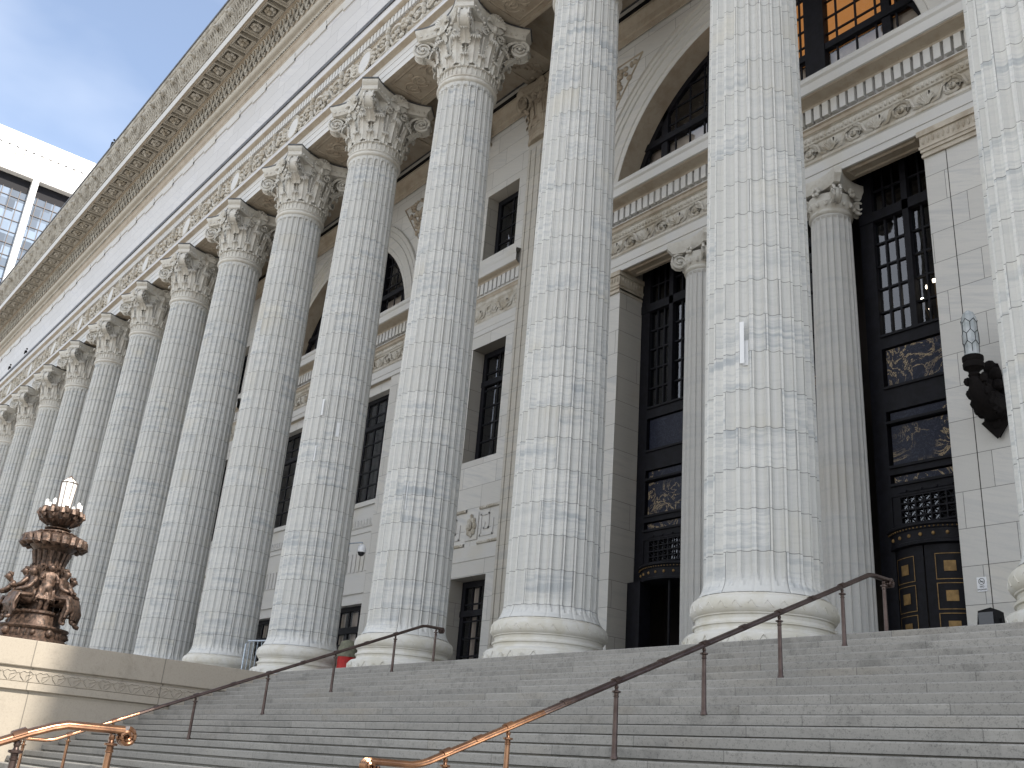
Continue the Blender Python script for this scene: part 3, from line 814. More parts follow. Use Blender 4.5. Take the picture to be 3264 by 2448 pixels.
# reveals
M_rev = stone('jamb_bounce_marble', 'wall', base=(.52,.49,.44), vein=(.40,.38,.36), cream=(.50,.43,.33), bh=.62, bw=1.5, vamt=.6, jdark=.45)  # browner than the wall marble: reflected light painted into the jambs
for c in CB:
    for s_ in (-1, 1):
        mr2 = MB(); x = c+s_*HW
        mr2.quad((x,YW,-.1),(x,YW,10.3),(x,3.36,10.3),(x,3.36,-.1)); mr2.quad((x,3.36,-.1),(x,3.36,11.4),(x,3.9,11.4),(x,3.9,-.1))
        mr2.build('opening_jamb', M_rev, bld)
    mr2 = MB(); mr2.quad((c-HW,YW,10.3),(c+HW,YW,10.3),(c+HW,3.36,10.3),(c-HW,3.36,10.3)); mr2.quad((c-HW,3.36,10.3),(c+HW,3.36,10.3),(c+HW,3.36,11.4),(c-HW,3.36,11.4))
    for cx_ in (c-3.13, c, c+3.13):
        w_ = .78 if cx_ != c else 1.0
        rect_ring(mr2, cx_, 3.12, w_, .16, 10.298, w_-.05, .12, 10.27); rect_ring(mr2, cx_, 3.12, w_-.05, .12, 10.27, w_-.09, .09, 10.298)
    mr2.build('lintel_soffit', M_warm, bld)
for (a, b, z0, z1) in slotwin:
    mr2 = MB(); reveal(mr2, a, b, z0, z1, YW, 3.42); mr2.build('opening_jamb', M_rev, bld)

# wall entablature over the portals (z 10.3 .. 13.05), broken by pilasters
PIL = []
for s_ in SB: PIL += [s_+1.88, s_-1.88]
PIL += [CB[0]+7.55]
segs = []
xs = sorted(PIL)
edges = [-54.5] + [v for p_ in xs for v in (p_-.62, p_+.62)] + [2.2]
segs = [(edges[i], edges[i+1]) for i in range(0, len(edges)-1, 2)]
segs = [(max(a,-54.5), min(b,2.2)) for a, b in segs if b > a]
for a, b in segs:
    m1 = MB(); m2 = MB(); m3 = MB(); m4 = MB(); sl_ = (b-a) < 3 and a > -54
    def so(p): return [(2.9-(2.9-q[0])*.45 if q[0] < 2.9 else q[0], q[1]) for q in p] if (sl_ and p[0][0] != 2.82) else p
    m1.strip(so([(3.35,10.302),(2.86,10.302),(2.86,10.46),(2.84,10.465),(2.84,10.70),(2.82,10.72)]), a, b)
    m2.strip(so([(2.82,10.72),(2.80,10.74),(2.80,10.80),(2.88,10.82),(2.88,11.22),(2.84,11.24),(2.80,11.36),(2.80,11.40),(2.76,11.42)]), a, b)
    m4.strip(so([(2.76,11.42),(2.74,11.44),(2.74,11.52),(2.70,11.55)]), a, b)
    m1.strip(so([(2.70,11.55),(2.70,11.57),(2.76,11.58),(2.76,11.98),(2.68,12.0)]), a, b)
    m4.strip(so([(2.68,12.0),(2.66,12.02),(2.60,12.05),(2.55,12.10)]), a, b)
    m4.strip(so([(2.66,11.98),(2.64,12.04),(2.40,12.10),(2.37,12.12)]), a, b)
    m1.strip(so([(2.37,12.12),(2.33,12.13),(2.33,12.35),(2.29,12.40),(2.28,12.47),(2.30,12.52),(3.5,12.70)]), a, b)
    x = a + .08
    while x < b-.15:
        m3.box(x, x+.14, 2.64, 2.75, 11.63, 11.97); x += .208
    # palmette-and-scroll relief
    w = 1.05; nn = int((b-a)/w)
    for i in range(nn):
        cx = a + (b-a)*(i+.5)/nn
        for k in range(7):
            th = pi*(.1+.8*k/6)
            m2.tube([(cx+.03*cos(th),2.85,10.88),(cx+.10*cos(th),2.82,10.92+.12*sin(th)),(cx+.19*cos(th),2.83,10.94+.22*sin(th))], [.015,.03,.022], 4)
        for s_ in (-1, 1):
            m2.tube([(cx+s_*(.52+p_),2.85,11.02+q_) for p_, q_ in spiral(0,0,.17,1.5,16)], .028, 4)
            m2.tube([(cx+s_*.10,2.84,10.86),(cx+s_*.25,2.82,10.90),(cx+s_*.32,2.82,11.10),(cx+s_*.42,2.84,11.19)], .035, 4)
            m2.ball((cx+s_*.525,2.84,11.02), .07,.05,.07,6,4)
    x = a + .06
    while x < b-.05: m2.ball((x, 2.81, 11.32), .035, .03, .05, 5, 4); x += .10
    if sl_:
        for q in (m2, m3): q.v = [(p[0], 2.9-(2.9-p[1])*.45, p[2]) for p in q.v]
    if not sl_ and b < 2: m1.box(b-.02, b-.001, 2.34, 2.9, 11.6, 12.45); m1.box(a+.001, a+.02, 2.34, 2.9, 11.6, 12.45)
    m1.build('portal_architrave', M_plain, bld); m2.build('portal_carved_frieze', M_carved, bld, True, 45)
    m3.build('portal_dentil_course', M_plain, bld); m4.build('portal_moulding', M_warm, bld)

# giant pilasters with flattened Corinthian capitals
M_pil = stone('pilaster_marble','wall',base=(.58,.545,.48),vein=(.45,.44,.42),cream=(.54,.48,.38),bh=.62,bw=9,jdark=.5)
for c in PIL:
    pm = MB()
    pm.box(c-.62, c+.62, 2.79, YW+.01, 0, 16.25)
    for i in range(5): pm.box(c-.56+i*.24, c-.56+i*.24+.07, 2.765, 2.79, 1.2, 15.9)
    pm.box(c-.70, c+.70, 2.72, YW, 0, .7)
    po = pm.build('pilaster', M_pil, bld)
    if c > -20:
        pc = MB(); pc.merge(capM, off=(c, YW-.02, 1.2), sc=(.84, .34, .93)); pc.build('pilaster_capital', M_warm, po, True, 50)
# wall cornice under the ceiling with dark gap
mb = MB(); mb.strip([(2.86,17.55),(2.84,17.57),(2.84,17.75),(2.80,17.78),(2.76,17.95),(2.68,18.05),(2.62,18.12),(2.62,18.22)], -54.5, 2.2); mb.build('wall_cornice', M_warm, bld)
mb = MB(); mb.strip([(2.62,18.22),(2.60,18.225),(2.60,18.36),(2.9,18.37)], -54.5, 2.2); mb.build('cornice_gap_strip', M_black, bld)

# antae of the portal with egg-and-dart capitals, and grooves
for c in CB[:1]:
    for s_ in (-1, 1):
        mg = MB(); mc_ = MB()
        xi, xo = c+s_*HW, c+s_*(HW+.43)
        a, b = min(xi, xo), max(xi, xo)
        mg.box(min(xo,xo+s_*.013), max(xo,xo+s_*.013), YW-.004, YW+.01, 0, 10.3)
        for (e, z0, z1) in ((.02,9.72,9.78),(.0,9.78,9.83),(.03,9.83,9.90),(.05,9.90,9.96),(.03,9.96,10.18),(.07,10.18,10.30)):
            mc_.box(a-(e if s_ < 0 else e), b+e+.9*(s_>0), YW-.03-e, YW+.9, z0, z1)
        for i in range(14):
            mc_.ball((a+.04+.1*i if s_ > 0 else b-.04-.1*i, YW-.07, 10.07), .03, .03, .08, 5, 4)
        for i in range(8): mc_.ball(((c+s_*(HW-.03)), YW+.06+.1*i, 10.07), .03, .03, .08, 5, 4)
        mg.build('wall_groove', M_inner, bld); mc_.build('anta_capital', M_tan, bld, True, 40)
# groove line of the right pier runs through the blocks
# fret and panel bands on slot and second bays
def fret_band(a, b, z0, z1):
    mb.strip([(YW-.002,z0-.10),(YW-.05,z0-.08),(YW-.05,z0-.02),(YW-.002,z0)], a, b)
    mb.strip([(YW-.002,z1),(YW-.05,z1+.02),(YW-.05,z1+.08),(YW-.002,z1+.10)], a, b)
    x = a+.05
    while x < b-.05: mb.ball((x, YW-.05, z1+.05), .03,.02,.035,5,4); mb.ball((x, YW-.05, z0-.05), .03,.02,.035,5,4); x += .09
    h = z1-z0
    def L(x0, x1, za, zb): mk.box(x0, x1, YW-.022, YW, za, zb)
    x = a+.06; w = .62
    while x+w < b:
        t = .05
        L(x, x+t, z0+.12, z1-.12); L(x, x+w*.62, z1-.12-t, z1-.12); L(x+w*.62-t, x+w*.62, z0+.30, z1-.12); L(x+w*.26, x+w*.62, z0+.30, z0+.30+t)
        L(x+w*.26, x+w*.26+t, z0+.30, z1-.36); L(x, x+w*.95, z0+.12, z0+.12+t); L(x+w*.85, x+w*.85+t, z0+.12, z1-.3)
        x += w
for s_ in SB:
    mb = MB(); mk = MB()
    fret_band(s_-1.18, s_-.30, 4.0, 4.86); fret_band(s_+.30, s_+1.18, 4.0, 4.86)
    mk.box(s_-.27, s_+.27, YW-.03, YW, 4.06, 4.80)
    for k in range(8):
        a = 2*pi*k/8; mb.ball((s_+.15*cos(a), YW-.05, 4.43+.2*sin(a)), .08,.05,.10,6,4)
    mb.ball((s_, YW-.10, 4.43), .09,.07,.12,6,5); mb.ball((s_, YW-.06, 4.72), .05,.05,.06,5,4)
    mk.strip([(YW-.001,3.50),(YW-.02,3.51),(YW-.02,3.9),(YW-.001,3.9)], s_-1.18, s_+1.18)
    mb.build('carved_band_border', M_carved, bld, True, 40); mk.build('key_fret_band', M_plain, bld)

# ---- windows
def window(name, x0, x1, z0, z1, y, nx, nz, fw=.09, mw_=.035, trans=None, mull=None, blind=None, arch=None, parent=bld, mat=M_dark, lab=None):
    f = MB()
    f.box(x0, x0+fw, y-.05, y+.05, z0, z1); f.box(x1-fw, x1, y-.05, y+.05, z0, z1)
    f.box(x0+fw, x1-fw, y-.05, y+.05, z0, z0+fw); f.box(x0+fw, x1-fw, y-.05, y+.05, z1-fw, z1)
    fo = f.build('window', mat, parent)
    if lab: fo['label'] = lab
    g = MB()
    for i in range(1, nx):
        x = x0+fw+(x1-x0-2*fw)*i/nx; g.box(x-mw_/2, x+mw_/2, y-.025, y+.025, z0+fw, z1-fw)
    for j in range(1, nz):
        z = z0+fw+(z1-z0-2*fw)*j/nz; g.box(x0+fw, x1-fw, y-.024, y+.024, z-mw_/2, z+mw_/2)
    for (m0, m1) in (mull or ()): g.box(m0, m1, y-.06, y+.06, z0, z1)
    for z in (trans or ()): g.box(x0, x1, y-.07, y+.07, z-.08, z+.08)
    g.build('glazing_bar', mat, fo)
    p = MB(); p.quad((x0,y,z0),(x1,y,z0),(x1,y,z1),(x0,y,z1)); p.build('pane', M_glassc if blind else M_glass, fo)
    if blind:
        b = MB()
        for q in blind: b.quad((q[0],y+.14,q[2]),(q[1],y+.14,q[2]),(q[1],y+.14,q[3]),(q[0],y+.14,q[3]))
        b.build('blind', M_blind, fo)
    return fo
for i, s_ in enumerate(SB):
    a, b = s_-SW, s_+SW
    window('window', a+.02, b-.02, 0.02, 3.06, 3.36, 4, 6, .16, .04, trans=(2.2,), blind=[(a+.35, a+.62, .1, 2.9), (a+.80, b-.35, .1, 2.9)])
    window('window', a+.02, b-.02, 6.40, 9.90, 3.36, 2, 6, .16, .04, trans=(8.9,))
    window('window', a+.02, b-.02, 12.97, 15.23, 3.36, 2, 4, .16, .04)
# second arch bay: tall windows and carved panels between piers
c = CB[1]
for c in CB[1:]:
    for k, (a, b) in enumerate(((c-4.06, c-1.5), (c-1.2, c+1.2), (c+1.5, c+4.06))):
        window('window', a, b, .02, 2.85, 3.30, 4, 5, .14, .05, trans=(2.1,), blind=[(a+.5, a+.8, .1, 2.7), (a+1.2, b-.7, .1, 2.7)])
        window('window', a, b, 6.2, 9.95, 3.30, 4, 7, .14, .05, trans=(8.9,), blind=[(b-.95, b-.65, 6.5, 8.7)])
        mb = MB(); mb.box(a, b, 3.12, 3.36, 2.85, 6.2)
        mb.box(a+.25, b-.25, 3.09, 3.12, 5.15, 5.75); mb.box(a, b, 3.05, 3.12, 6.05, 6.2); mb.box(a, b, 3.02, 3.12, 2.85, 3.05); mb.box(a, b, 3.06, 3.12, 3.2, 3.28)
        for j in range(10):
            mb.ball((a+.45+j*(b-a-.9)/9, 3.08, 5.45), .05, .04, .16, 5, 4); mb.ball((a+.45+(j+.5)*(b-a-.9)/9, 3.08, 5.36), .05,.04,.05,5,4)
            mb.box(a+.1+j*.25, a+.1+j*.25+.16, 3.09, 3.12, 3.9, 4.5)
        mb.build('spandrel_panel', M_plain, bld)
    mb = MB()
    for (a, b) in ((c-1.5, c-1.2), (c+1.2, c+1.5)): mb.box(a, b, 2.98, 3.4, 0, 10.3)
    mb.box(c-4.08, c+4.08, 3.0, 3.4, 9.95, 10.3)
    mb.build('window_pier', M_wall, bld)
# lunette windows
def lunette(c, lit):
    y = 3.55; f = MB(); n = 40
    ring = []
    for r_ in (RI+.02, RI-.16):
        for yy in (y-.06, y+.06): ring.append([(c+r_*cos(pi*i/n), yy, ZC+r_*sin(pi*i/n)) for i in range(n+1)])
    for A_, B_ in ((ring[0], ring[2]), (ring[0], ring[1]), (ring[2], ring[3])):
        f.add(A_+B_, [(i, i+1, n+2+i, n+1+i) for i in range(n)])
    for mx in (-1.46, 1.46): f.box(c+mx-.26, c+mx+.26, y-.12, y+.08, 12.3, ZC+sqrt(RI**2-1.46**2))
    f.box(c-RI, c+RI, y-.10, y+.06, 14.12, 14.30)
    f.box(c-RI, c+RI, y-.08, y+.06, 12.3, 12.72)
    fo = f.build('window', M_dark, bld)
    fo['label'] = 'arched window over the bronze portal' if lit else 'arched window with dark panes'
    g = MB()
    x = c-RI+.1
    while x < c+RI:
        h = sqrt(max(0, RI**2-(x-c)**2)); 
        if h > 1.0: g.box(x-.02, x+.02, y-.02, y+.02, 12.6, ZC+h)
        x += .486
    z = 12.72
    while z < ZC+RI:
        h = sqrt(max(0, RI**2-(z-ZC)**2)); g.box(c-h, c+h, y-.022, y+.022, z-.02, z+.02); z += .47
    for (a, b) in ((-4.3, -3.3), (3.05, 3.25), (-.25, -.05)):
        pass
    g.box(c+3.12, c+3.32, y-.06, y+.05, 12.6, 15.1); g.box(c-3.32, c-3.12, y-.06, y+.05, 12.6, 15.1)
    g.build('glazing_bar', M_dark, fo)
    p = MB(); p.add([(c+RI*cos(pi*i/n), y, ZC+RI*sin(pi*i/n)) for i in range(n+1)], [tuple(range(n+1))]); p.build('pane', M_glassc, fo)
    b = MB()
    b.quad((c-4.3,y+.16,12.3),(c+4.3,y+.16,12.3),(c+4.3,y+.16,14.15),(c-4.3,y+.16,14.15)); b.build('blind', M_blind, fo)
    if lit:
        b = MB(); b.quad((c-.9,y+.2,14.25),(c+3.3,y+.2,14.25),(c+3.3,y+.2,16.2),(c-.9,y+.2,16.2)); b.build('lit_blind', M_orange, fo)
lunette(CB[0], True); lunette(CB[1], False)
# dark rooms behind the glazing
mb = MB()
mb.quad((-56,5.6,-.5),(4,5.6,-.5),(4,5.6,18),(-56,5.6,18)); mb.quad((-56,3.36,11.4),(4,3.36,11.4),(4,5.6,11.4),(-56,5.6,11.4))
mb.quad((-56,3.4,-.01),(4,3.4,-.01),(4,5.6,-.01),(-56,5.6,-.01))
for x in (-12.2, -2.7, -15.5, -18.4): mb.quad((x,3.4,-.2),(x,5.6,-.2),(x,5.6,18),(x,3.4,18))
mb.build('interior', M_inner, bld)
# floor inside the portal recess
mb = MB(); mb.quad((-56,2.85,.004),(3,2.85,.004),(3,3.95,.004),(-56,3.95,.004)); mb.build('threshold', M_floor, bld)

# ---- portal: three bronze door bays
def portal_bay(c, w, kind):
    y = 3.80
    a, b = c-w/2, c+w/2
    fr = MB()
    fr.box(a, a+.30, y-.10, y+.06, 0, 11.4); fr.box(b-.16, b, y-.10, y+.06, 0, 11.4)
    fr.box(a, b, y-.12, y+.05, 9.36, 9.58)
    for (z0, z1) in ((6.47, 6.76), (5.16, 5.66), (4.89, 4.95), (3.90, 4.07), (3.48, 3.72)):
        fr.box(a+.3, b-.16, y-.10, y+.05, z0, z1); fr.box(a+.3, b-.16, y-.14, y-.10, z1-.05, z1)
    fr.box((a+b)/2-.0, (a+b)/2+.13, y-.12, y+.05, 6.7, 11.4)
    door = empty('portal_door', (0, 0, 0), {'closed': 'tall dark bronze doorway with closed doors of gilded squares, right of the widest column', 'open': 'tall dark bronze doorway with an open dark revolving door, left of the widest column', 'mid': 'middle bronze doorway hidden behind the widest giant column'}[kind], 'door', 'bronze doorways of the portal')
    fr.build('door_frame', M_dark, door)
    def part(nm, m, mat, sm=False): return m.build(nm, mat, door, sm)
    g = MB()
    m0, m1 = (a+b)/2, (a+b)/2+.13
    for (p, q) in ((a+.30, m0), (m1, b-.16)):
        for i in (1, 2): g.box(p+(q-p)*i/3+(.0)-.02, p+(q-p)*i/3+.02, y-.04, y+.03, 6.76, 11.4)
        for j in range(1, 5): g.box(p, q, y-.041, y+.029, 6.76+j*.52-.02, 6.76+j*.52+.02)
        g.box(p, q, y-.041, y+.029, 10.08, 10.12); g.box(p, q, y-.041, y+.029, 10.66, 10.70)
    part('glazing_bar', g, M_dark)
    p_ = MB(); p_.quad((a+.3,y,6.76),(b-.16,y,6.76),(b-.16,y,11.4),(a+.3,y,11.4)); part('pane', p_, M_glassb)
    q_ = MB()
    for (z0, z1) in ((5.66, 6.47), (4.95, 5.16), (4.07, 4.89), (3.72, 3.90)):
        q_.box(a+.36, b-.20, y-.05, y+.02, z0+.03, z1-.03)
    part('marble_panel', q_, M_goldmarble)
    # star grille
    gr = MB(); x0, x1, z0, z1 = a+.45, b-.30, 2.95, 3.46
    nx, nz = 4, 2; dx = (x1-x0)/nx; dz = (z1-z0)/nz
    for i in range(nx+1): gr.box(x0+i*dx-.014, x0+i*dx+.014, y-.09, y-.05, z0, z1)
    for j in range(nz+1): gr.box(x0, x1, y-.092, y-.052, z0+j*dz-.014, z0+j*dz+.014)
    for i in range(nx):
        gr.box(x0+(i+.5)*dx-.012, x0+(i+.5)*dx+.012, y-.08, y-.055, z0, z1)
        for j in range(nz):
            gr.box(x0+i*dx, x0+(i+1)*dx, y-.082, y-.057, z0+(j+.5)*dz-.012, z0+(j+.5)*dz+.012) if i < 99 else None
            X, Z = x0+i*dx, z0+j*dz
            gr.tube([(X,y-.07,Z),(X+dx,y-.07,Z+dz)], .010, 4); gr.tube([(X,y-.07,Z+dz),(X+dx,y-.07,Z)], .010, 4)
    for i in range(4): gr.ball((x0+(i+.5)*dx, y-.10, z1+.09), .03, .03, .03, 6, 5)
    gr.tube([(x0,y-.10,z1+.07),(x1,y-.10,z1+.07)], .012, 5)
    gr.box(a+.3, x0, y-.08, y+.03, 2.85, 3.48); gr.box(x1, b-.16, y-.08, y+.03, 2.85, 3.48)
    part('door_grille', gr, M_dark)
    pg = MB(); pg.quad((x0,y-.03,z0),(x1,y-.03,z0),(x1,y-.03,z1),(x0,y-.03,z1)); part('grille_pane', pg, M_glassb)
    # drum canopy
    Rd = w*.50 + .12; yc = y + Rd*.62
    def drum(r, z0, z1, m, n=28, rr=None):
        prof = [(r, z0), (r, z1)] if rr is None else rr
        vs = []
        A0 = math.acos(min(1, (w/2-.02)/Rd))
        for i in range(n+1):
            t = pi + A0 + (pi-2*A0)*i/n
            for q, z in prof: vs.append((c+q*cos(t), yc+q*sin(t), z))
        k = len(prof); m.add(vs, [(i*k+j, i*k+j+1, (i+1)*k+j+1, (i+1)*k+j) for i in range(n) for j in range(k-1)])
    cn = MB(); drum(0,0,0,cn, rr=[(.3,2.88),(Rd+.02,2.86),(Rd+.04,2.84),(Rd+.04,2.80),(Rd,2.78),(Rd,2.74),(Rd-.02,2.73),(Rd-.02,2.54),(Rd,2.53),(Rd,2.48),(Rd-.06,2.46),(.2,2.46)])
    part('door_canopy', cn, M_dark, True)
    gd = MB()
    for i in range(34):
        t = pi + .45 + (pi-.9)*i/33
        gd.ball((c+(Rd+.01)*cos(t), yc+(Rd+.01)*sin(t), 2.76), .016, .016, .014, 5, 4)
    for i in range(11):
        t = pi + .5 + (pi-1.0)*i/10
        gd.ball((c+(Rd-.015)*cos(t), yc+(Rd-.015)*sin(t), 2.64), .035, .022, .035, 8, 5)
    if kind == 'closed':
        for s_ in (-1, 1):
            dl = MB(); n = 12; A0 = math.acos(min(1, (w/2-.02)/Rd)); vs = []
            for i in range(n+1):
                t = pi*1.5 + s_*(.012 + (pi/2-A0-.012)*i/n)
                for z in (0, 2.47): vs.append((c+(Rd-.08)*cos(t), yc+(Rd-.08)*sin(t), z))
            dl.add(vs, [(2*i, 2*i+1, 2*i+3, 2*i+2) for i in range(n)]); part('door_leaf', dl, M_dark, True)
        for lc in (pi*1.5-.42, pi*1.5+.42):
            for z0 in (1.84, 1.33, .82, .31):
                gp = MB()
                def cq(t0, t1, za, zb, r, mm):
                    n = 5; vs = []
                    for i in range(n+1):
                        t = t0+(t1-t0)*i/n
                        for z in (za, zb): vs.append((c+r*cos(t), yc+r*sin(t), z))
                    mm.add(vs, [(2*i, 2*i+1, 2*i+3, 2*i+2) for i in range(n)])
                hw = .23; r = Rd-.075
                cq(lc-.095, lc+.095, z0+.14, z0+.32, r+.012, gp)
                for (t0, t1, za, zb) in ((lc-hw, lc+hw, z0, z0+.012), (lc-hw, lc+hw, z0+.44, z0+.452), (lc-hw, lc-hw+.012, z0, z0+.45), (lc+hw-.012, lc+hw, z0, z0+.45)):
                    cq(t0, t1, za, zb, r+.012, gp)
                part('gilded_panel', gp, M_gold)
    else:
        dl = MB()
        for t in (.3, 1.87, 3.44, 5.01):
            dl.box(-.01, .01, -.01, .01, 0, 2.46)
            vs = [(c+.04*cos(t), yc+.04*sin(t), 0), (c+(Rd-.14)*cos(t), yc+(Rd-.14)*sin(t), 0), (c+(Rd-.14)*cos(t), yc+(Rd-.14)*sin(t), .25), (c+.04*cos(t), yc+.04*sin(t), .25)]
            dl.add(vs, [(0,1,2,3)])
            dl.tube([(c+(Rd-.14)*cos(t), yc+(Rd-.14)*sin(t), 0), (c+(Rd-.14)*cos(t), yc+(Rd-.14)*sin(t), 2.46)], .03, 5)
        dl.box(a, a+.42, y-.3, y+.05, 0, 2.5)
        part('door_leaf', dl, M_dark)
    o_ = part('gilded_ornament', gd, M_gold, False); o_['kind'] = 'stuff'
    return door
portal_bay(CB[0]-3.13, 1.93, 'open'); portal_bay(CB[0], 2.5, 'mid'); portal_bay(CB[0]+3.13, 1.93, 'closed')

# chandelier inside, seen through the right-hand portal window
ch = empty('chandelier', (-3.95, 4.7, 8.2), 'lit chandelier behind the window panes over the gilded doors', 'chandelier')
m = MB(); m.tube([(0,0,-.6),(0,0,2.2)], .02, 6)
bulbs = MB()
for i in range(8):
    a = 2*pi*i/8+.2; rr_ = .34 if i % 2 else .2; z = -.1 if i % 2 else .28
    m.tube([(0,0,-.4),(rr_*.6*cos(a),rr_*.6*sin(a),-.5),(rr_*cos(a),rr_*sin(a),z)], .012, 5)
    bulbs.ball((rr_*cos(a), rr_*sin(a), z+.04), .035, .035, .045, 8, 6)
m.build('arm_frame', M_gold, ch); bulbs.build('bulb', M_bulb, ch, True)
ch.location = (-4.05, 4.5, 7.6)

# ---- ionic columns of the portal
def ionic():
    base, shaft, cap = MB(), MB(), MB()
    base.lathe([(0,0),(.60,0),(.60,.10),(.62,.14),(.62,.22),(.58,.27),(.55,.30),(.54,.34),(.57,.37),(.57,.43),(.53,.46),(.47,.50)], 32)
    NF = 20; offs = [-.5, -.36, -.2, 0, .2, .36]; zs = [.48, .6] + [.7+i*.9 for i in range(10)] + [9.3, 9.4, 9.45, 9.5]; vs = []
    for z in zs:
        r0 = .455 - .05*(z/9.5)**2; e = 0 if (z < .6 or z > 9.42) else 1
        for i in range(NF):
            for o in offs:
                d = .045*sqrt(max(0, 1-(o/.5)**2))*e; t = 2*pi*(i+.5+o)/NF; vs.append(((r0-d)*cos(t), (r0-d)*sin(t), z))
    mm_ = NF*len(offs)
    shaft.add(vs, [(j*mm_+i, j*mm_+(i+1) % mm_, (j+1)*mm_+(i+1) % mm_, (j+1)*mm_+i) for j in range(len(zs)-1) for i in range(mm_)])
    cap.lathe([(.41,9.48),(.44,9.50),(.45,9.53),(.43,9.56),(.42,9.60),(.47,9.68),(.49,9.76),(.46,9.80),(.46,9.95)], 28)
    for i in range(16):
        t = 2*pi*i/16; cap.ball((.475*cos(t), .475*sin(t), 9.70), .045, .045, .07, 5, 4)
    for q in range(4):
        d = pi/4+q*pi/2; rad = Vector((cos(d), sin(d), 0)); tan = Vector((-sin(d), cos(d), 0))
        for s_ in (-1, 1):
            cap.tube([tuple(rad*p+tan*(s_*.06+s_*.03*i/20)+Vector((0,0,z))) for i, (p, z) in enumerate(spiral(.56, 9.82, .19, 1.9, 20, a0=pi*.6, sgn=-1))], [.036*(1-.4*i/20) for i in range(21)], 5)
        n = 16; cap.add([tuple(rad*(.56+.16*cos(2*pi*i/n))+tan*s+Vector((0,0,9.82+.16*sin(2*pi*i/n)))) for s in (-.06,.06) for i in range(n)], [(i,(i+1)%n,n+(i+1)%n,n+i) for i in range(n)]+[tuple(range(n)), tuple(n+i for i in range(n-1,-1,-1))])
        mq = q*pi/2
        for k in range(6):
            t = 2*pi*k/6; cap.ball((.52*cos(mq)-.07*cos(t)*sin(mq), .52*sin(mq)+.07*cos(t)*cos(mq), 9.98+.07*sin(t)), .045, .045, .045, 6, 4)
        o = []
    pts = []
    for q in range(4):
        ca, sa = cos(q*pi/2), sin(q*pi/2)
        for i in range(9):
            t = i/8; x = -.56+1.12*t; yv = -.66+.16*(1-(2*t-1)**2); pts.append((x*ca-yv*sa, x*sa+yv*ca))
    n = len(pts); rings = [[(x*s, y*s, z) for x, y in pts] for s, z in ((.86,10.02),(.9,10.08),(1,10.16),(1,10.30))]
    cap.add([p for r_ in rings for p in r_], [(j*n+i, j*n+(i+1)%n, (j+1)*n+(i+1)%n, (j+1)*n+i) for j in range(3) for i in range(n)]+[tuple(range(n-1,-1,-1))])
    return base, shaft, cap
ib, ish, ic = ionic()
M_ion = stone('ionic_marble', 'none', base=(.62,.61,.585), vein=(.45,.47,.49), cream=(.53,.48,.40), camt=.3, vamt=.7)
pr = empty('ionic_column', (CB[0]+1.73, 3.33, 0), 'fluted Ionic portal column right of the widest giant column', 'column', 'ionic columns of the bronze portal')
ib.build('base', M_base, pr, True, 30); ish.build('shaft', M_ion, pr, True, 18); ic.build('capital', M_capital, pr, True, 45)
p2 = dup(pr, (CB[0]-1.73, 3.33, 0)); p2['label'] = 'fluted Ionic portal column beside the dark revolving door, left of the widest giant column'

# ---------------------------------------------------------------- wall sconce
sconce = empty('wall_lantern', (-2.42, YW, 4.3), 'black iron wall lantern with upright leaded glass shade right of the portal', 'lantern')
m = MB()
DX = -.2
m.add([(.20,-.02,-.42),(.42,-.02,-.12),(.36,-.02,.2),(.34,-.02,.7),(.30,-.02,.88),(.12,-.02,.95),(.02,-.02,.75),(.02,-.02,.4),(-.04,-.02,-.12)], [tuple(range(9))])
for (x, z, r) in ((.18,.82,.13),(.10,.66,.12),(.26,.68,.13),(.16,.52,.12),(.28,.48,.11),(.18,.34,.13),(.2,.12,.15),(.12,-.02,.12),(.26,-.04,.12),(.2,-.18,.13)): m.ball((x,-.08,z), r*.85, .08, r, 7, 5)
m.add([(.20,-.12,-.46),(.44,-.10,-.14),(.2,-.10,.02),(-.05,-.10,-.14),(.2,-.02,-.40)], [(0,1,2,3),(0,3,4),(0,4,1)])
m.v = [(p[0]-.2, p[1], p[2]) for p in m.v]
m.build('wall_bracket', M_iron, sconce, True, 40)
m = MB()
m.tube([(0,-.05,.20),(0,-.25,.04),(0,-.45,.06),(0,-.62,.22),(0,-.68,.40)], [.20,.22,.20,.15,.10], 9)
for i in range(16):
    t = i/15; p = Vector((0,-.12,.12)).lerp(Vector((0,-.66,.30)), t); p.z += -.16*sin(pi*t)
    for s_ in (-1, 1): m.ball((p.x+s_*.13, p.y, p.z+.10*sin(i*2.2)), .07, .07, .08, 5, 4)
m.tube([(.0,-.60,.42),(.0,-.48,.36),(.0,-.3,.33)], [.05,.06,.05], 6)
m.lathe([(.06,.30),(.09,.38),(.07,.44),(.10,.48),(.07,.52),(.12,.58),(.16,.60),(.165,.68),(.15,.70),(.165,.73),(.165,.80),(.13,.82)], 16, c=(0,-.68,0))
m.build('scroll_arm', M_iron, sconce, True, 40)
m = MB(); m.lathe([(.115,.80),(.122,1.0),(.125,1.42),(.115,1.52),(.08,1.60),(.03,1.64),(0,1.65)], 12, c=(0,-.68,0)); m.build('glass_shade', M_frost, sconce)
m = MB()
for j in range(3):
    z0 = .86+j*.20
    for i in range(6):
        a0 = 2*pi*(i+.5*(j % 2))/6; a1 = a0+pi/6; a2 = a0+pi/3; r = .128
        P3 = lambda a, z: (r*cos(a), -.68+r*sin(a), z)
        m.tube([P3(a0, z0), P3(a0, z0+.13)], .005, 4); m.tube([P3(a0, z0+.13), P3(a1, z0+.20)], .005, 4); m.tube([P3(a1, z0+.20), P3(a2, z0+.13)], .005, 4)
m.build('shade_leading', M_iron, sconce)

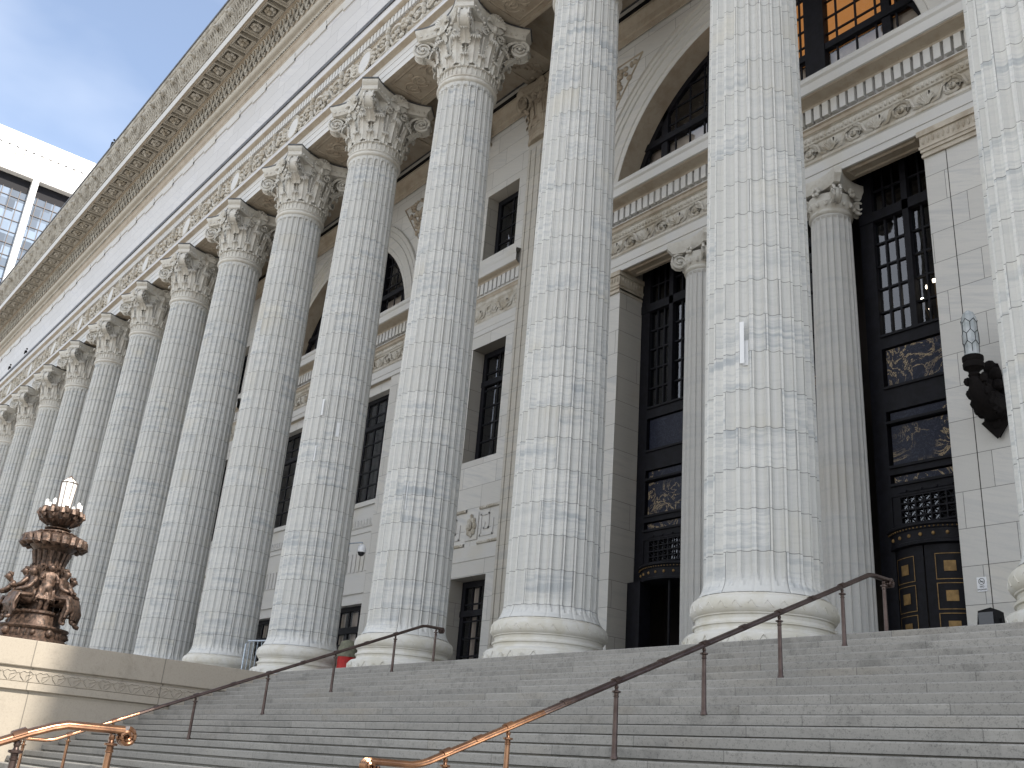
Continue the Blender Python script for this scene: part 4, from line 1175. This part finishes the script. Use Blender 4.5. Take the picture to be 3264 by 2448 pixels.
# ---------------------------------------------------------------- no smoking sign
sign = empty('no_smoking_sign', (-2.97, YW, 1.552), 'small white no smoking notice on the marble wall right of the gilded doors', 'sign')
m = MB(); m.box(-.078,.078,-.012,-.001,-.115,.115); m.build('sign_plate', M_white, sign)
m = MB()
def ringp(m, cx, cz, r, t, n=28, y=-.015):
    vs = []
    for i in range(n): a = 2*pi*i/n; vs += [(cx+r*cos(a), y, cz+r*sin(a)), (cx+(r-t)*cos(a), y, cz+(r-t)*sin(a))]
    m.add(vs, [(2*i, 2*((i+1)%n), 2*((i+1)%n)+1, 2*i+1) for i in range(n)])
ringp(m, 0, .045, .052, .008)
def bar(m, x0, z0, x1, z1, t, y=-.0155):
    d = Vector((x1-x0, z1-z0)).normalized(); nx, nz = -d.y*t/2, d.x*t/2
    m.add([(x0+nx,y,z0+nz),(x0-nx,y,z0-nz),(x1-nx,y,z1-nz),(x1+nx,y,z1+nz)], [(0,1,2,3)])
bar(m, -.034, .079, .034, .011, .008); bar(m, -.036, .040, .022, .040, .011, -.0145); bar(m, .028, .04, .036, .04, .011, -.0145)
bar(m, .03, .05, .02, .062, .004, -.0145)
m.build('cigarette_symbol', M_ink, sign)
def text(s_, x, z, size, parent, mat, y):
    cu = bpy.data.curves.new('lettering', 'FONT'); cu.body = s_; cu.size = size; cu.align_x = 'CENTER'; cu.extrude = .0008
    o = bpy.data.objects.new('lettering', cu); COL.objects.link(o)
    dg = bpy.context.evaluated_depsgraph_get(); me = bpy.data.meshes.new_from_object(o.evaluated_get(dg))
    bpy.data.objects.remove(o); me.materials.clear(); me.materials.append(mat)
    q = bpy.data.objects.new('lettering', me); COL.objects.link(q); q.parent = parent; q.location = (x, y, z); q.rotation_euler = (pi/2, 0, 0)
    return q
text('NO', 0, -.052, .045, sign, M_ink, -.0145); text('SMOKING', 0, -.094, .034, sign, M_ink, -.0145)

# ---------------------------------------------------------------- black floodlight box on the platform
fl = empty('floodlight', (-.72, -1.72, 0), 'black angular floodlight box on the top step beside the rightmost column', 'floodlight')

def prism(mb, pts, y0, y1):
    n = len(pts); mb.add([(x,y0,z) for x, z in pts]+[(x,y1,z) for x, z in pts], [tuple(range(n)), tuple(range(2*n-1,n-1,-1))]+[(i, n+i, n+(i+1)%n, (i+1)%n) for i in range(n)])
m = MB(); prism(m, [(-.145,.0),(.145,.0),(.13,.22),(.07,.25),(-.11,.22)], -.12, .12); m.build('housing', M_black, fl)
m = MB(); m.box(-.105,.10,-.128,-.12,.03,.20); m.build('lens', simple('dark_lens', (.02,.02,.025), .15), fl)
m = MB(); m.box(-.17,-.147,-.03,.03,0,.14); m.box(.147,.17,-.03,.03,0,.14); m.build('mounting_bracket', M_black, fl); fl.scale = (.80, .8, .95); fl.location.x = -.66

# ---------------------------------------------------------------- dome camera on column 4
cam_ = empty('dome_camera', (-19.24, 1.0, 3.72), 'white dome security camera on a bracket between two giant columns', 'camera')
m = MB(); m.lathe([(0,.16),(.04,.16),(.08,.13),(.115,.08),(.125,.02),(.125,-.06),(.11,-.07)], 20); m.build('camera_housing', M_white, cam_, True)
m = MB(); m.lathe([(.10,-.06),(.095,-.10),(.07,-.145),(.03,-.17),(0,-.175)], 20); m.build('camera_dome', simple('smoked_dome',(.02,.02,.025),.1), cam_, True)
m = MB(); m.tube([(0,0,.15),(0,0,.21),(-.03,-.04,.21),(-.27,-.40,.12)], .016, 6); m.tube([(-.25,-.36,.12),(-.20,-.32,-.02),(-.13,-.27,-.09),(-.17,-.30,.02),(-.25,-.37,.10)], .009, 5); m.build('bracket', M_galv, cam_)

# ---------------------------------------------------------------- crowd barrier by column 5
ba = empty('crowd_barrier', (-22.9, -.25, 0), 'galvanised steel crowd barrier standing between two giant columns', 'barrier')
m = MB()
L_, Hb = 1.5, 1.28
m.tube([(0,0,.12),(0,0,Hb-.08),(.08,.03,Hb),(L_,.5,Hb),(L_+.05,.52,Hb-.08),(L_+.05,.52,.12)], .024, 8); m.tube([(0,0,.28),(L_+.05,.52,.28)], .02, 6)
m.build('barrier_frame', M_galv, ba, True)
m = MB()
for i in range(1, 10): m.tube([(L_*i/10,.5*i/10,.28),(L_*i/10,.5*i/10,Hb)], .010, 5)
m.build('barrier_bars', M_galv, ba)
m = MB(); m.tube([(-.1,.3,.02),(0,0,.14),(.1,-.3,.02)], .02, 6); m.tube([(L_-.05,.82,.02),(L_+.05,.52,.14),(L_+.15,.22,.02)], .02, 6); m.build('foot', M_galv, ba)

# ---------------------------------------------------------------- bin behind column 3/4
bn = empty('litter_bin', (-18.45, .55, 0), 'red litter bin with olive cover between the bases of two giant columns', 'bin')
m = MB(); m.lathe([(0,.10),(.22,.10),(.235,.3),(.25,.74),(.26,.76)], 20); m.build('bin_body', M_red, bn, True)
m = MB(); m.lathe([(.265,.74),(.27,.80),(.25,.98),(.20,1.12),(.10,1.17),(0,1.18)], 20); m.build('bin_cover', M_olive, bn, True)
m = MB(); m.lathe([(0,0),(.24,0),(.24,.10),(.2,.11)], 20); m.build('bin_foot', M_black, bn, True)

# ---------------------------------------------------------------- handrails
SL = H/T
def slope_z(y): return SL*(y - Y0)
def volute(mb, x, y, z, dy, r=.050):
    pts = [(y + dy*(r*sin(t*2*pi*1.6))*(1-t*.72), z - r + r*cos(t*2*pi*1.6)*(1-t*.72)) for t in [i/34 for i in range(35)]]
    for s_ in (-.026, 0, .026):
        mb.tube([(x+s_*(1+.5*i/34), p, q) for i, (p, q) in enumerate(pts)], [.017-.007*i/34 for i in range(35)], 6)
    mb.ball((x, y, z-r), .045, .012, .012, 8, 6)
def rail(name, x, top, pts, posts, label, volutes, golden=(), group='bronze handrails of the entrance steps'):
    r = empty(name, (x, 0, 0), label, 'handrail', group)
    # split rail at the shadow edge: dark stretch, then golden one coloured as sunlit
    def section(pp, mat, nm):
        m = MB()
        m.tube([(0,a,b) for a, b in pp], .027, 10, sx=1.3)
        m.tube([(.033,a,b-.010) for a, b in pp], .011, 6); m.tube([(-.033,a,b-.010) for a, b in pp], .011, 6)
        o = m.build(nm, mat, r, True, 50); return o
    for pp, mat in pts: section(pp, mat, 'rail')
    for (y, z, dy, mat) in volutes:
        m = MB(); volute(m, 0, y, z, dy); m.build('volute', mat, r, True)
    for (y, zb, zt_, mat) in posts:
        m = MB(); h = zt_-zb
        m.lathe([(0,0),(.034,0),(.034,.018),(.028,.03),(.025,.05),(.021,h-.12),(.020,h-.105),(.025,h-.10),(.025,h-.092),(.021,h-.088),(.022,h-.068),(.040,h-.062),(.040,h-.050),(.018,h-.045),(.014,h-.032),(.020,h-.02),(.016,h)], 14, c=(0,y,zb))
        m.build('post', mat, r, True, 40)
    spots = [(y, zt_+.036, .034) for (y, zb, zt_, mat) in posts[1:-1]] + [((a[0]+b[0])/2, (a[2]+b[2])/2+.034, .033) for a, b in zip(posts[1:-2], posts[2:-1])]
    for y, z_, r_ in spots:
        m = MB(); m.tube([(0,y-.035,z_-.035*SL),(0,y+.035,z_+.035*SL)], r_, 8, sx=1.25); m.build('coupling', M_railg if y < -7.05 else M_rail, r, True, 50)
    return r
hr = .645
def zr(y): return slope_z(y) + hr
def stepz(y):
    k = math.floor((Y0 - y)/T) + 1
    return -H*max(0, min(21, k))
def upper_rail(x, label):
    ytop, yb = -2.06, -8.25
    zt = zr(ytop) - .0
    P1 = [(-1.66, zt), (-1.75, zt), (-2.0, zt), (-2.09, zr(-2.09)+.0), (-2.3, zr(-2.3)), (-7.05, zr(-7.05))]
    P2 = [(-7.05, zr(-7.05)), (-7.6, zr(-7.6)), (-8.15, zr(-8.15)), (-8.22, zr(-8.22)+.008), (-8.30, zr(-8.25)+.008), (-8.66, zr(-8.25)+.008)]
    posts = [(-1.78, 0, zt-.03, M_rail)]
    for y in (-2.66, -3.84, -5.04, -6.21): posts.append((y, stepz(y), zr(y)-.03, M_rail))
    for y in (-7.40, -7.99): posts.append((y, stepz(y), zr(y)-.03, M_railg))
    posts.append((-8.58, zl, zr(-8.25)-.02, M_railg))
    return rail('handrail', x, zt, [(P1, M_rail), (P2, M_railg)], posts, label, [(-8.66, zr(-8.25)+.018, -1, M_railg), (-1.66, zt+.012, 1, M_rail)])
upper_rail(-1.88, 'long bronze handrail climbing to the gilded doors, golden towards its lower scroll')
upper_rail(-11.2, 'long thin brown handrail left of the other one, ending before the narrow lower window')
zt0 = zl + .70
LP = [(-10.44, zt0), (-10.78, zt0), (-10.86, zt0-.02), (-11.0, zt0-.07), (-14.2, zt0-.07-SL*3.2)]
def zlow(y): return zt0-.07+SL*(y+11.0)
posts = [(-10.50, zl, zt0-.03, M_railg)] + [(y, zl - H*max(0, min(10, math.floor((-10.94-y)/T)+1)), zlow(y)-.03, M_rail) for y in (-11.03, -12.2, -13.37)]
rail('handrail', -1.88, zt0, [(LP, M_railg)], posts, 'near sunlit bronze handrail with a large scroll end at the bottom left of the photo', [(-10.42, zt0+.012, 1, M_railg)])
rail('handrail', -11.2, zt0, [(LP, M_railg)], posts, 'distant lower bronze handrail behind the near golden one at the left edge of the photo', [(-10.42, zt0+.012, 1, M_railg)])

# ---------------------------------------------------------------- cheek wall and bronze lamp
cw = empty('side_wall', (-16.8, 0, 0), 'pale stone side wall with a carved band, half in sun, carrying the bronze lamp', 'wall')
m = MB()
prof = [(-.0,-3.72),(-.0,-1.02),(.02,-1.0),(.08,-.985),(.08,-.845),(.09,-.82),(.10,-.60),(.04,-.585),(.04,-.565),(.11,-.555),(.11,-.06),(.095,-.05)]
# prof: (outward offset, z)
X0 = -16.80
def swp(prof, m, x_out, yA, yB, w=2.1):
    k = len(prof); vs = []
    loop = [(0, yA), (0, yB), (-w, yB), (-w, yA)]
    for (px, py) in loop:
        for o, z in prof:
            ox = o if px == 0 else -o
            oy = -o if py == yB else 0
            vs.append((px+ox, py+oy, z))
    m.add(vs, [(i*k+j, (i+1)*k+j, (i+1)*k+j+1, i*k+j+1) for i in range(3) for j in range(k-1)])
    t = [i*k+k-1 for i in range(4)]; m.f.append(tuple(len(m.v)-len(vs)+q for q in t))
pr_low = prof[:3]; 
mlow = MB(); swp([(0,-3.72),(0,-1.05),(.012,-1.0)], mlow, X0, -2.10, -9.6); mlow.build('wall_face', M_cheek, cw)
mm2 = MB(); swp([(.012,-1.0),(.06,-.985),(.075,-.975),(.075,-.845),(.06,-.84)], mm2, X0, -2.10, -9.6); mm2.build('string_course', M_cheek, cw)
mm2 = MB(); swp([(.06,-.84),(.075,-.83),(.085,-.62),(.03,-.60),(.03,-.56),(.085,-.555),(.095,-.54),(.095,-.065),(.085,-.055)], mm2, X0, -2.10, -9.6)
y = -2.3
while y > -9.5:
    for s_ in (-1, 1):
        mm2.tube([(.083,y+s_*.03,-.81),(.088,y+s_*.10,-.74),(.090,y+s_*.13,-.68),(.088,y+s_*.06,-.635),(.086,y,-.66)], .010, 4)
    mm2.tube([(.083,y,-.80),(.088,y+.0,-.72),(.088,y+.16,-.66)], .008, 4)
    y -= .30
mm2.build('coping', M_cheek, cw, False)

lamp = empty('bronze_lamp', (-17.62, -7.27, -.055), 'ornate brown bronze lamp with seated figures and a tall glass lantern on the side wall', 'lamp')
vdir = Vector((4.64+17.62, -12.69+7.27, 0)).normalized(); rdir = Vector((-vdir.y, vdir.x, 0))   # towards viewer / viewer's right
def LPt(a, r, z):     # a degrees from the viewer direction, positive to the viewer's right
    t = R(a); d = vdir*cos(t) + rdir*sin(t); return Vector((d.x*r, d.y*r, z))
m = MB()
def lob(prof, n=48, lobes=4, amp=.06):
    vs = []
    for r, z in prof:
        for i in range(n):
            t = 2*pi*i/n; rr_ = r*(1+amp*cos(lobes*t)); vs.append((rr_*cos(t), rr_*sin(t), z))
    k = n; m.add(vs, [(j*k+i, j*k+(i+1)%k, (j+1)*k+(i+1)%k, (j+1)*k+i) for j in range(len(prof)-1) for i in range(n)])
lob([(.70,0),(.70,.06),(.64,.08),(.60,.12),(.60,.24),(.64,.27),(.66,.30),(.64,.33),(.50,.34),(.47,.38),(.46,.55),(.50,.58),(.50,.62),(.42,.64),(.30,.66)])
for a in range(0, 360, 12): p = LPt(a, .61, .18); m.ball(p, .022, .022, .07, 5, 4)
for a in (-52, 28, 100, -130): p = LPt(a, .63, .19); m.ball(p, .075, .075, .085, 9, 6); m.ball(LPt(a, .69, .17), .035, .035, .03, 6, 4)
for a in (0,): 
    p = LPt(0, .62, .18); m.ball(p, .06, .06, .06, 10, 6)
for i in range(22): p = LPt(i*360/22, .51, .60); m.ball(p, .03, .03, .03, 5, 4)
m.build('lamp_base', M_bronze, lamp, True, 40)
m = MB()
m.lathe([(.30,.6),(.29,1.0),(.28,1.5),(.285,1.7),(.33,1.86),(.42,1.94),(.46,1.97)], 28)
for i in range(16):
    a = i*22.5; m.tube([LPt(a,.285,1.0), LPt(a,.285,1.6), LPt(a,.35,1.86)], [.03,.035,.045], 6)
for i in range(9):
    a = i*40+15
    for k in range(5): q = a+(k-2)*8; m.tube([LPt(a,.30,1.36), LPt(a+(k-2)*4,.325,1.48), LPt(q,.34,1.58-.03*abs(k-2))], [.02,.032,.03], 5)
m.build('lamp_shaft', M_bronze, lamp, True, 40)
m = MB()
m.lathe([(.40,1.97),(.50,2.02),(.58,2.06),(.50,2.16),(.36,2.24),(.28,2.27),(.27,2.31),(.12,2.33)], 32)
for i in range(20):      # drooping petals
    a = i*18
    c0 = LPt(a,.45,2.19); c1 = LPt(a,.56,2.10); c2 = LPt(a,.595,1.98)
    m.tube([c0, c1, c2, LPt(a,.585,1.93)], [.05,.105,.095,.03], 8, sx=1.0)
for i in range(16): m.ball(LPt(i*22.5+6,.34,2.26), .065, .065, .03, 6, 4)
m.lathe([(.10,2.30),(.12,2.33),(.26,2.35),(.27,2.37),(.12,2.39),(.11,2.43)], 28)
m.build('canopy', M_bronze, lamp, True, 40)
m = MB()
m.lathe([(.10,2.40),(.20,2.44),(.32,2.52),(.38,2.62),(.39,2.70),(.34,2.78),(.2,2.78),(.17,2.74)], 28)
for i in range(12):
    a = i*30
    m.tube([LPt(a,.24,2.45), LPt(a,.37,2.55), LPt(a,.43,2.66), LPt(a,.41,2.76)], [.03,.06,.065,.045], 6)
    m.ball(LPt(a+15,.39,2.72), .055,.055,.06,6,4); m.ball(LPt(a+8,.40,2.60), .04,.04,.05,5,4)
for i in range(8): m.tube([LPt(i*45+10,.34,2.70), LPt(i*45+10,.345,2.82)], .045, 8)
m.build('bowl', M_bronze, lamp, True, 40)
for i in range(8):
    m = MB(); p = LPt(i*45+10,.345,0); m.lathe([(.032,2.82),(.036,2.86),(.036,2.91),(.028,2.945),(.0,2.96)], 12, c=(p.x,p.y,0)); m.build('lamp_globe', M_opal, lamp, True)
m = MB(); m.lathe([(.13,2.76),(.165,3.37),(.165,3.38),(.0,3.53)], 8, a0=.2, a1=2*pi+.2); m.build('lantern_glass', M_opal, lamp)
m = MB()
for i in range(8):
    a = .2+2*pi*i/8
    m.tube([(.134*cos(a),.134*sin(a),2.74),(.17*cos(a),.17*sin(a),3.375),(0,0,3.54)], .0085, 5)
m.tube([(.172*cos(.2+2*pi*i/8),.172*sin(.2+2*pi*i/8),3.375) for i in range(9)], .009, 5)
m.lathe([(.15,2.74),(.16,2.80),(.14,2.83),(.13,2.83)], 16)
m.build('lantern_frame', M_bronze, lamp)

def skin(name, joints, bones, mat, parent, M4, lv=2):
    """grow one continuous body: joints {name:(xyz, radius)}, bones [(a,b)]"""
    keys = list(joints); idx = {k: i for i, k in enumerate(keys)}
    me = bpy.data.meshes.new(name); me.from_pydata([joints[k][0] for k in keys], [(idx[a], idx[b]) for a, b in bones], [])
    o = bpy.data.objects.new(name, me); COL.objects.link(o)
    md = o.modifiers.new('Skin', 'SKIN')
    lay = me.skin_vertices[0].data if me.skin_vertices else None
    if lay is None:
        bpy.context.view_layer.objects.active = o
    for k in keys:
        r = joints[k][1]*1.22; r = r if hasattr(r, '__len__') else (r, r); me.skin_vertices[0].data[idx[k]].radius = r
    me.skin_vertices[0].data[0].use_root = True
    sb = o.modifiers.new('Sub', 'SUBSURF'); sb.levels = lv; sb.render_levels = lv
    dg = bpy.context.evaluated_depsgraph_get(); dg.update()
    m2_ = bpy.data.meshes.new_from_object(o.evaluated_get(dg)); bpy.data.objects.remove(o)
    m2_.transform(M4); m2_.materials.clear(); m2_.materials.append(mat)
    m2_.polygons.foreach_set('use_smooth', [True]*len(m2_.polygons))
    q = bpy.data.objects.new(name, m2_); COL.objects.link(q); q.parent = parent; return q
def figure(a, r, z, turn, scale, pose, lab):
    """seated or standing bronze figure; local frame: +x forward (outward), z up"""
    lean, head = pose.get('lean', .05), pose.get('head', 0)
    sit = pose.get('sit', True)
    J = {'pelvis': ((0,0,0), .085), 'waist': ((.02+lean*.4,0,.12), .075), 'chest': ((.03+lean,0,.25), .095), 'neck': ((.03+lean*1.3,0,.36), .035),
         'head': ((.05+lean*1.6,head*.02,.43), .062), 'crown': ((.05+lean*1.7,head*.03,.50), .055)}
    B = [('pelvis','waist'),('waist','chest'),('chest','neck'),('neck','head'),('head','crown')]
    for s_, n in ((1,'l'),(-1,'r')):
        ar = pose.get('arm_'+n, (.18, .10, -.02))
        J['sh'+n] = ((.03+lean, s_*.12, .31), .042)
        J['el'+n] = ((.08+lean+ar[0]*.3, s_*.17, .18+ar[2]*.4), .032)
        J['ha'+n] = ((.06+lean+ar[0], s_*ar[1], .16+ar[2]), .024)
        B += [('chest','sh'+n),('sh'+n,'el'+n),('el'+n,'ha'+n)]
        if sit:
            kn = pose.get('knee_'+n, (.30, .10, .02)); ft = pose.get('foot_'+n, (.30, .08, -.32))
        else:
            kn = (.04, .06, -.24); ft = (.0, .06, -.46)
        J['hp'+n] = ((.04, s_*.07, -.02), .07)
        J['kn'+n] = ((kn[0], s_*kn[1], kn[2]), .055); J['an'+n] = ((ft[0], s_*ft[1], ft[2]), .032); J['to'+n] = ((ft[0]+.09, s_*ft[1], ft[2]-.03), .024)
        B += [('pelvis','hp'+n),('hp'+n,'kn'+n),('kn'+n,'an'+n),('an'+n,'to'+n)]
    p = LPt(a, r, z); d = LPt(a+turn, 1, 0)
    M4 = Matrix.Translation(p) @ Matrix.Rotation(atan2(d.y, d.x), 4, 'Z') @ Matrix.Scale(scale, 4)
    o = skin('figure', J, B, M_bronze, lamp, M4); o['label'] = lab
    # drapery: folds sweeping from waist over the lap and down, and hair
    dm = MB(); rr_ = random.Random(int(a)+500)
    if pose.get('drape', True):
        for i in range(13):
            t = (i/12-.5)*2
            x1 = .30 if sit else .06
            dm.tube([(-.02,t*.07,.06),(.10 if sit else .05,t*.13,.03),(x1,t*.15,.02 if sit else -.12),(x1+.05,t*.17,-.14 if sit else -.2),(x1-.02+.06*rr_.random(),t*.20,-.27)], [.03,.042,.045,.036,.02], 6)
    for i in range(6): dm.tube([(.02+lean*.9,(i-2.5)*.045,.31),(.06+lean*.7,(i-2.5)*.04,.18),(.04,(i-2.5)*.045,.04)], [.02,.026,.024], 5)
    hx = J['head'][0]
    for i in range(14):
        t = i*2.4; dm.ball((hx[0]-.03+.03*cos(t), hx[1]+.045*sin(t), hx[2]+.03+.05*(i/14)), .032, .032, .028, 5, 4)
    dm.ball((hx[0]+.066, hx[1], hx[2]-.005), .014, .012, .018, 5, 4)
    d_ = MB(); 
    for v in dm.v:
        q = M4 @ Vector(v); d_.v.append(tuple(q))
    d_.f = dm.f; d_.build('drapery', M_bronze, o, True, 60)
figure(-92, .36, .80, 0, 1.08, {'lean': .16, 'head': 1, 'foot_l': (.22,.08,-.36), 'knee_l': (.26,.1,0)}, 'child figure bending forward at the left')
figure(-62, .26, .92, -25, 1.10, {'lean': .07, 'drape': False}, 'capped figure behind the left')
figure(-30, .34, .86, -35, 1.22, {'lean': .02, 'arm_r': (.30,.06,.0), 'arm_l': (.26,.10,-.08), 'knee_l': (.29,.10,.03), 'knee_r': (.27,.10,.0), 'foot_l': (.32,.10,-.34)}, 'draped seated figure facing left')
figure(8, .40, 1.05, 10, 1.0, {'sit': False, 'lean': .0, 'arm_r': (.10,.2,.05)}, 'standing child figure in the middle')
figure(48, .38, .86, 10, 1.25, {'lean': .03, 'knee_r': (.33,.12,.06), 'foot_r': (.22,.10,-.34)}, 'seated figure right of the middle')
figure(84, .40, .80, 5, 1.15, {'lean': .05, 'head': -1, 'knee_l': (.3,.1,.08)}, 'seated figure at the right')
figure(150, .38, .85, 0, 1.15, {}, 'seated figure at the back'); figure(-145, .38, .85, 0, 1.15, {}, 'second seated figure at the back')

# ---------------------------------------------------------------- small birds
for (x, y, z, lab) in ((-61.9,-1.1,21.42,'small dark bird on the lead ledge, the one nearer the middle'), (-65.9,-1.1,21.42,'small dark bird on the lead ledge nearest the left edge'), (-44.6,-2.8,27.92,'small dark bird on the gutter of the cornice against the sky')):
    m = MB(); m.ball((0,0,.12), .17, .09, .10, 8, 6, Matrix.Rotation(.4, 3, 'Y')); m.ball((.15,0,.26), .06, .06, .06, 7, 5); m.tube([(.19,0,.26),(.27,0,.25)], [.02,.004], 5)
    m.tube([(-.12,0,.14),(-.34,0,.05)], [.06,.03], 6); m.tube([(.02,.03,.08),(.02,.03,0)], .012, 4); m.tube([(.02,-.03,.08),(.02,-.03,0)], .012, 4)
    o = m.build('bird', M_black, None, True); o.location = (x, y, z); tag(o, lab, 'bird', 'birds perched on the building')

# ---------------------------------------------------------------- office tower far left
S3 = 3.0
def ty(y): return -12.69 + (y+12.69)*S3
def tz(z): return -1.95 + (z+1.95)*S3
TX = 4.64 - 94.64*S3
tw = empty('office_tower', (TX, 0, 0), 'tall modern white concrete office tower with gridded glazing behind the cornice', 'building')
ya, yb = ty(-22), ty(14)
m = MB()
m.box(-60, 0, ya, yb, tz(48.48), tz(52.72)); m.box(-58, -2.4, ya+2, yb-2, tz(-.5), tz(48.48)); m.build('tower_fascia', M_concrete, tw)
m = MB(); m.quad((-2.38,ya+2,tz(-.5)),(-2.38,yb-2,tz(-.5)),(-2.38,yb-2,tz(47.1)),(-2.38,ya+2,tz(47.1))); m.build('tower_glazing', M_curtain, tw)
m = MB(); m.box(-2.38, -2.30, ya+2, yb-2, tz(47.05), tz(48.47)); m.build('shadow_panel', M_dark, tw)
m = MB()
y = .30-4.55*4
while y < 12: m.box(-2.3, -.05, ty(y-.0), ty(y+.56), tz(-.6), tz(48.47)); y += 4.55
m.build('tower_pier', M_concrete, tw)
m = MB(); M_mul = simple('brown_mullion', (.13,.10,.085), .5, scale=3, col2=(.10,.08,.07))
y = .45-.79*28
while y < 12: m.box(-2.34, -2.05, ty(y)-.075, ty(y)+.075, tz(10), tz(47.08)); y += .79
z = 46.3
while z > 20: m.box(-2.33, -2.15, ya+2, yb-2, tz(z)-.06, tz(z)+.06); z -= 1.2
m.build('mullion_grid', M_mul, tw)
m = MB()
y = -2.594 - 4.55*4
while y < 12:
    for k in range(5): m.box(-.05, .03, ty(y+.755*k), ty(y+.755*k+.25), tz(51.04), tz(51.18)); m.box(-.05, .012, ty(y+.755*k+.06), ty(y+.755*k+.12), tz(50.0), tz(50.95))
    y += 4.55*.83
m.build('vent_slot', simple('grey_slot', (.03,.03,.035), .8), tw)

# ---------------------------------------------------------------- light
EL, AZ = R(44.7), R(81.9)
sd = Vector((sin(AZ)*cos(EL), cos(AZ)*cos(EL), sin(EL)))
L = bpy.data.lights.new('sun', 'SUN'); L.energy = 4.6; L.angle = R(1.0); L.color = (1.0, .93, .82)
lo = bpy.data.objects.new('sun', L); COL.objects.link(lo); lo.rotation_euler = sd.to_track_quat('Z', 'Y').to_euler()
w = bpy.data.worlds.new('World'); sc.world = w; w.use_nodes = True
nt = w.node_tree; bg = nt.nodes['Background']
sky = nt.nodes.new('ShaderNodeTexSky'); sky.sky_type = 'NISHITA'; sky.sun_disc = False
sky.sun_elevation = EL; sky.sun_rotation = AZ; sky.air_density = 1.0; sky.dust_density = 1.0; sky.ozone_density = 1.0
tc = nt.nodes.new('ShaderNodeTexCoord'); nz = nt.nodes.new('ShaderNodeTexNoise'); nz.inputs['Scale'].default_value = 2.2; nz.inputs['Detail'].default_value = 5
mp = nt.nodes.new('ShaderNodeMapping'); mp.inputs['Scale'].default_value = (1, 1, 2.4)
mr_ = nt.nodes.new('ShaderNodeMapRange'); mr_.inputs['From Min'].default_value = .40; mr_.inputs['From Max'].default_value = .80; mr_.inputs['To Max'].default_value = .30; mr_.inputs['To Min'].default_value = .06
mx = nt.nodes.new('ShaderNodeMix'); mx.data_type = 'RGBA'; mx.inputs[7].default_value = (9.4, 9.3, 9.0, 1)
nt.links.new(tc.outputs['Generated'], mp.inputs[0]); nt.links.new(mp.outputs[0], nz.inputs['Vector']); nt.links.new(nz.outputs['Fac'], mr_.inputs['Value'])
sp_ = nt.nodes.new('ShaderNodeSeparateXYZ'); nt.links.new(tc.outputs['Generated'], sp_.inputs[0])
bk = nt.nodes.new('ShaderNodeMapRange'); bk.interpolation_type = 'SMOOTHSTEP'; nt.links.new(sp_.outputs[1], bk.inputs['Value'])
bk.inputs['From Min'].default_value = -.05; bk.inputs['From Max'].default_value = -.75; bk.inputs['To Min'].default_value = 0; bk.inputs['To Max'].default_value = .42   # unseen whitening added to the sky over the street side, fills the facade
ad = nt.nodes.new('ShaderNodeMath'); ad.operation = 'ADD'; ad.use_clamp = True; nt.links.new(mr_.outputs[0], ad.inputs[0]); nt.links.new(bk.outputs[0], ad.inputs[1])
nt.links.new(ad.outputs[0], mx.inputs['Factor']); nt.links.new(sky.outputs[0], mx.inputs[6]); nt.links.new(mx.outputs[2], bg.inputs[0])
bg.inputs[1].default_value = .15
sc.view_settings.view_transform = 'Standard'; sc.view_settings.look = 'None'; sc.view_settings.gamma = 1; sc.view_settings.exposure = .84
sc.cycles.max_bounces = 6; sc.cycles.diffuse_bounces = 4; sc.cycles.transparent_max_bounces = 8; sc.cycles.use_denoising = True
sc.cycles.sample_clamp_indirect = 6

# ---------------------------------------------------------------- camera (solved from the photograph)
cx, cy_, cz, yaw, pitch, roll, fpx = 4.6402, -12.6863, -1.9456, .9133, .3821, .0822, 3165.24
f = Vector((-sin(yaw)*cos(pitch), cos(yaw)*cos(pitch), sin(pitch)))
r = f.cross(Vector((0,0,1))).normalized(); u = r.cross(f)
r2 = r*cos(roll) + u*sin(roll); u2 = -r*sin(roll) + u*cos(roll)
cd = bpy.data.cameras.new('camera'); co = bpy.data.objects.new('camera', cd); COL.objects.link(co)
co.matrix_world = Matrix(((r2.x,u2.x,-f.x,cx),(r2.y,u2.y,-f.y,cy_),(r2.z,u2.z,-f.z,cz),(0,0,0,1)))
cd.sensor_width = 36; cd.lens = 36*fpx/3264; cd.clip_start = .1; cd.clip_end = 3000
sc.camera = co
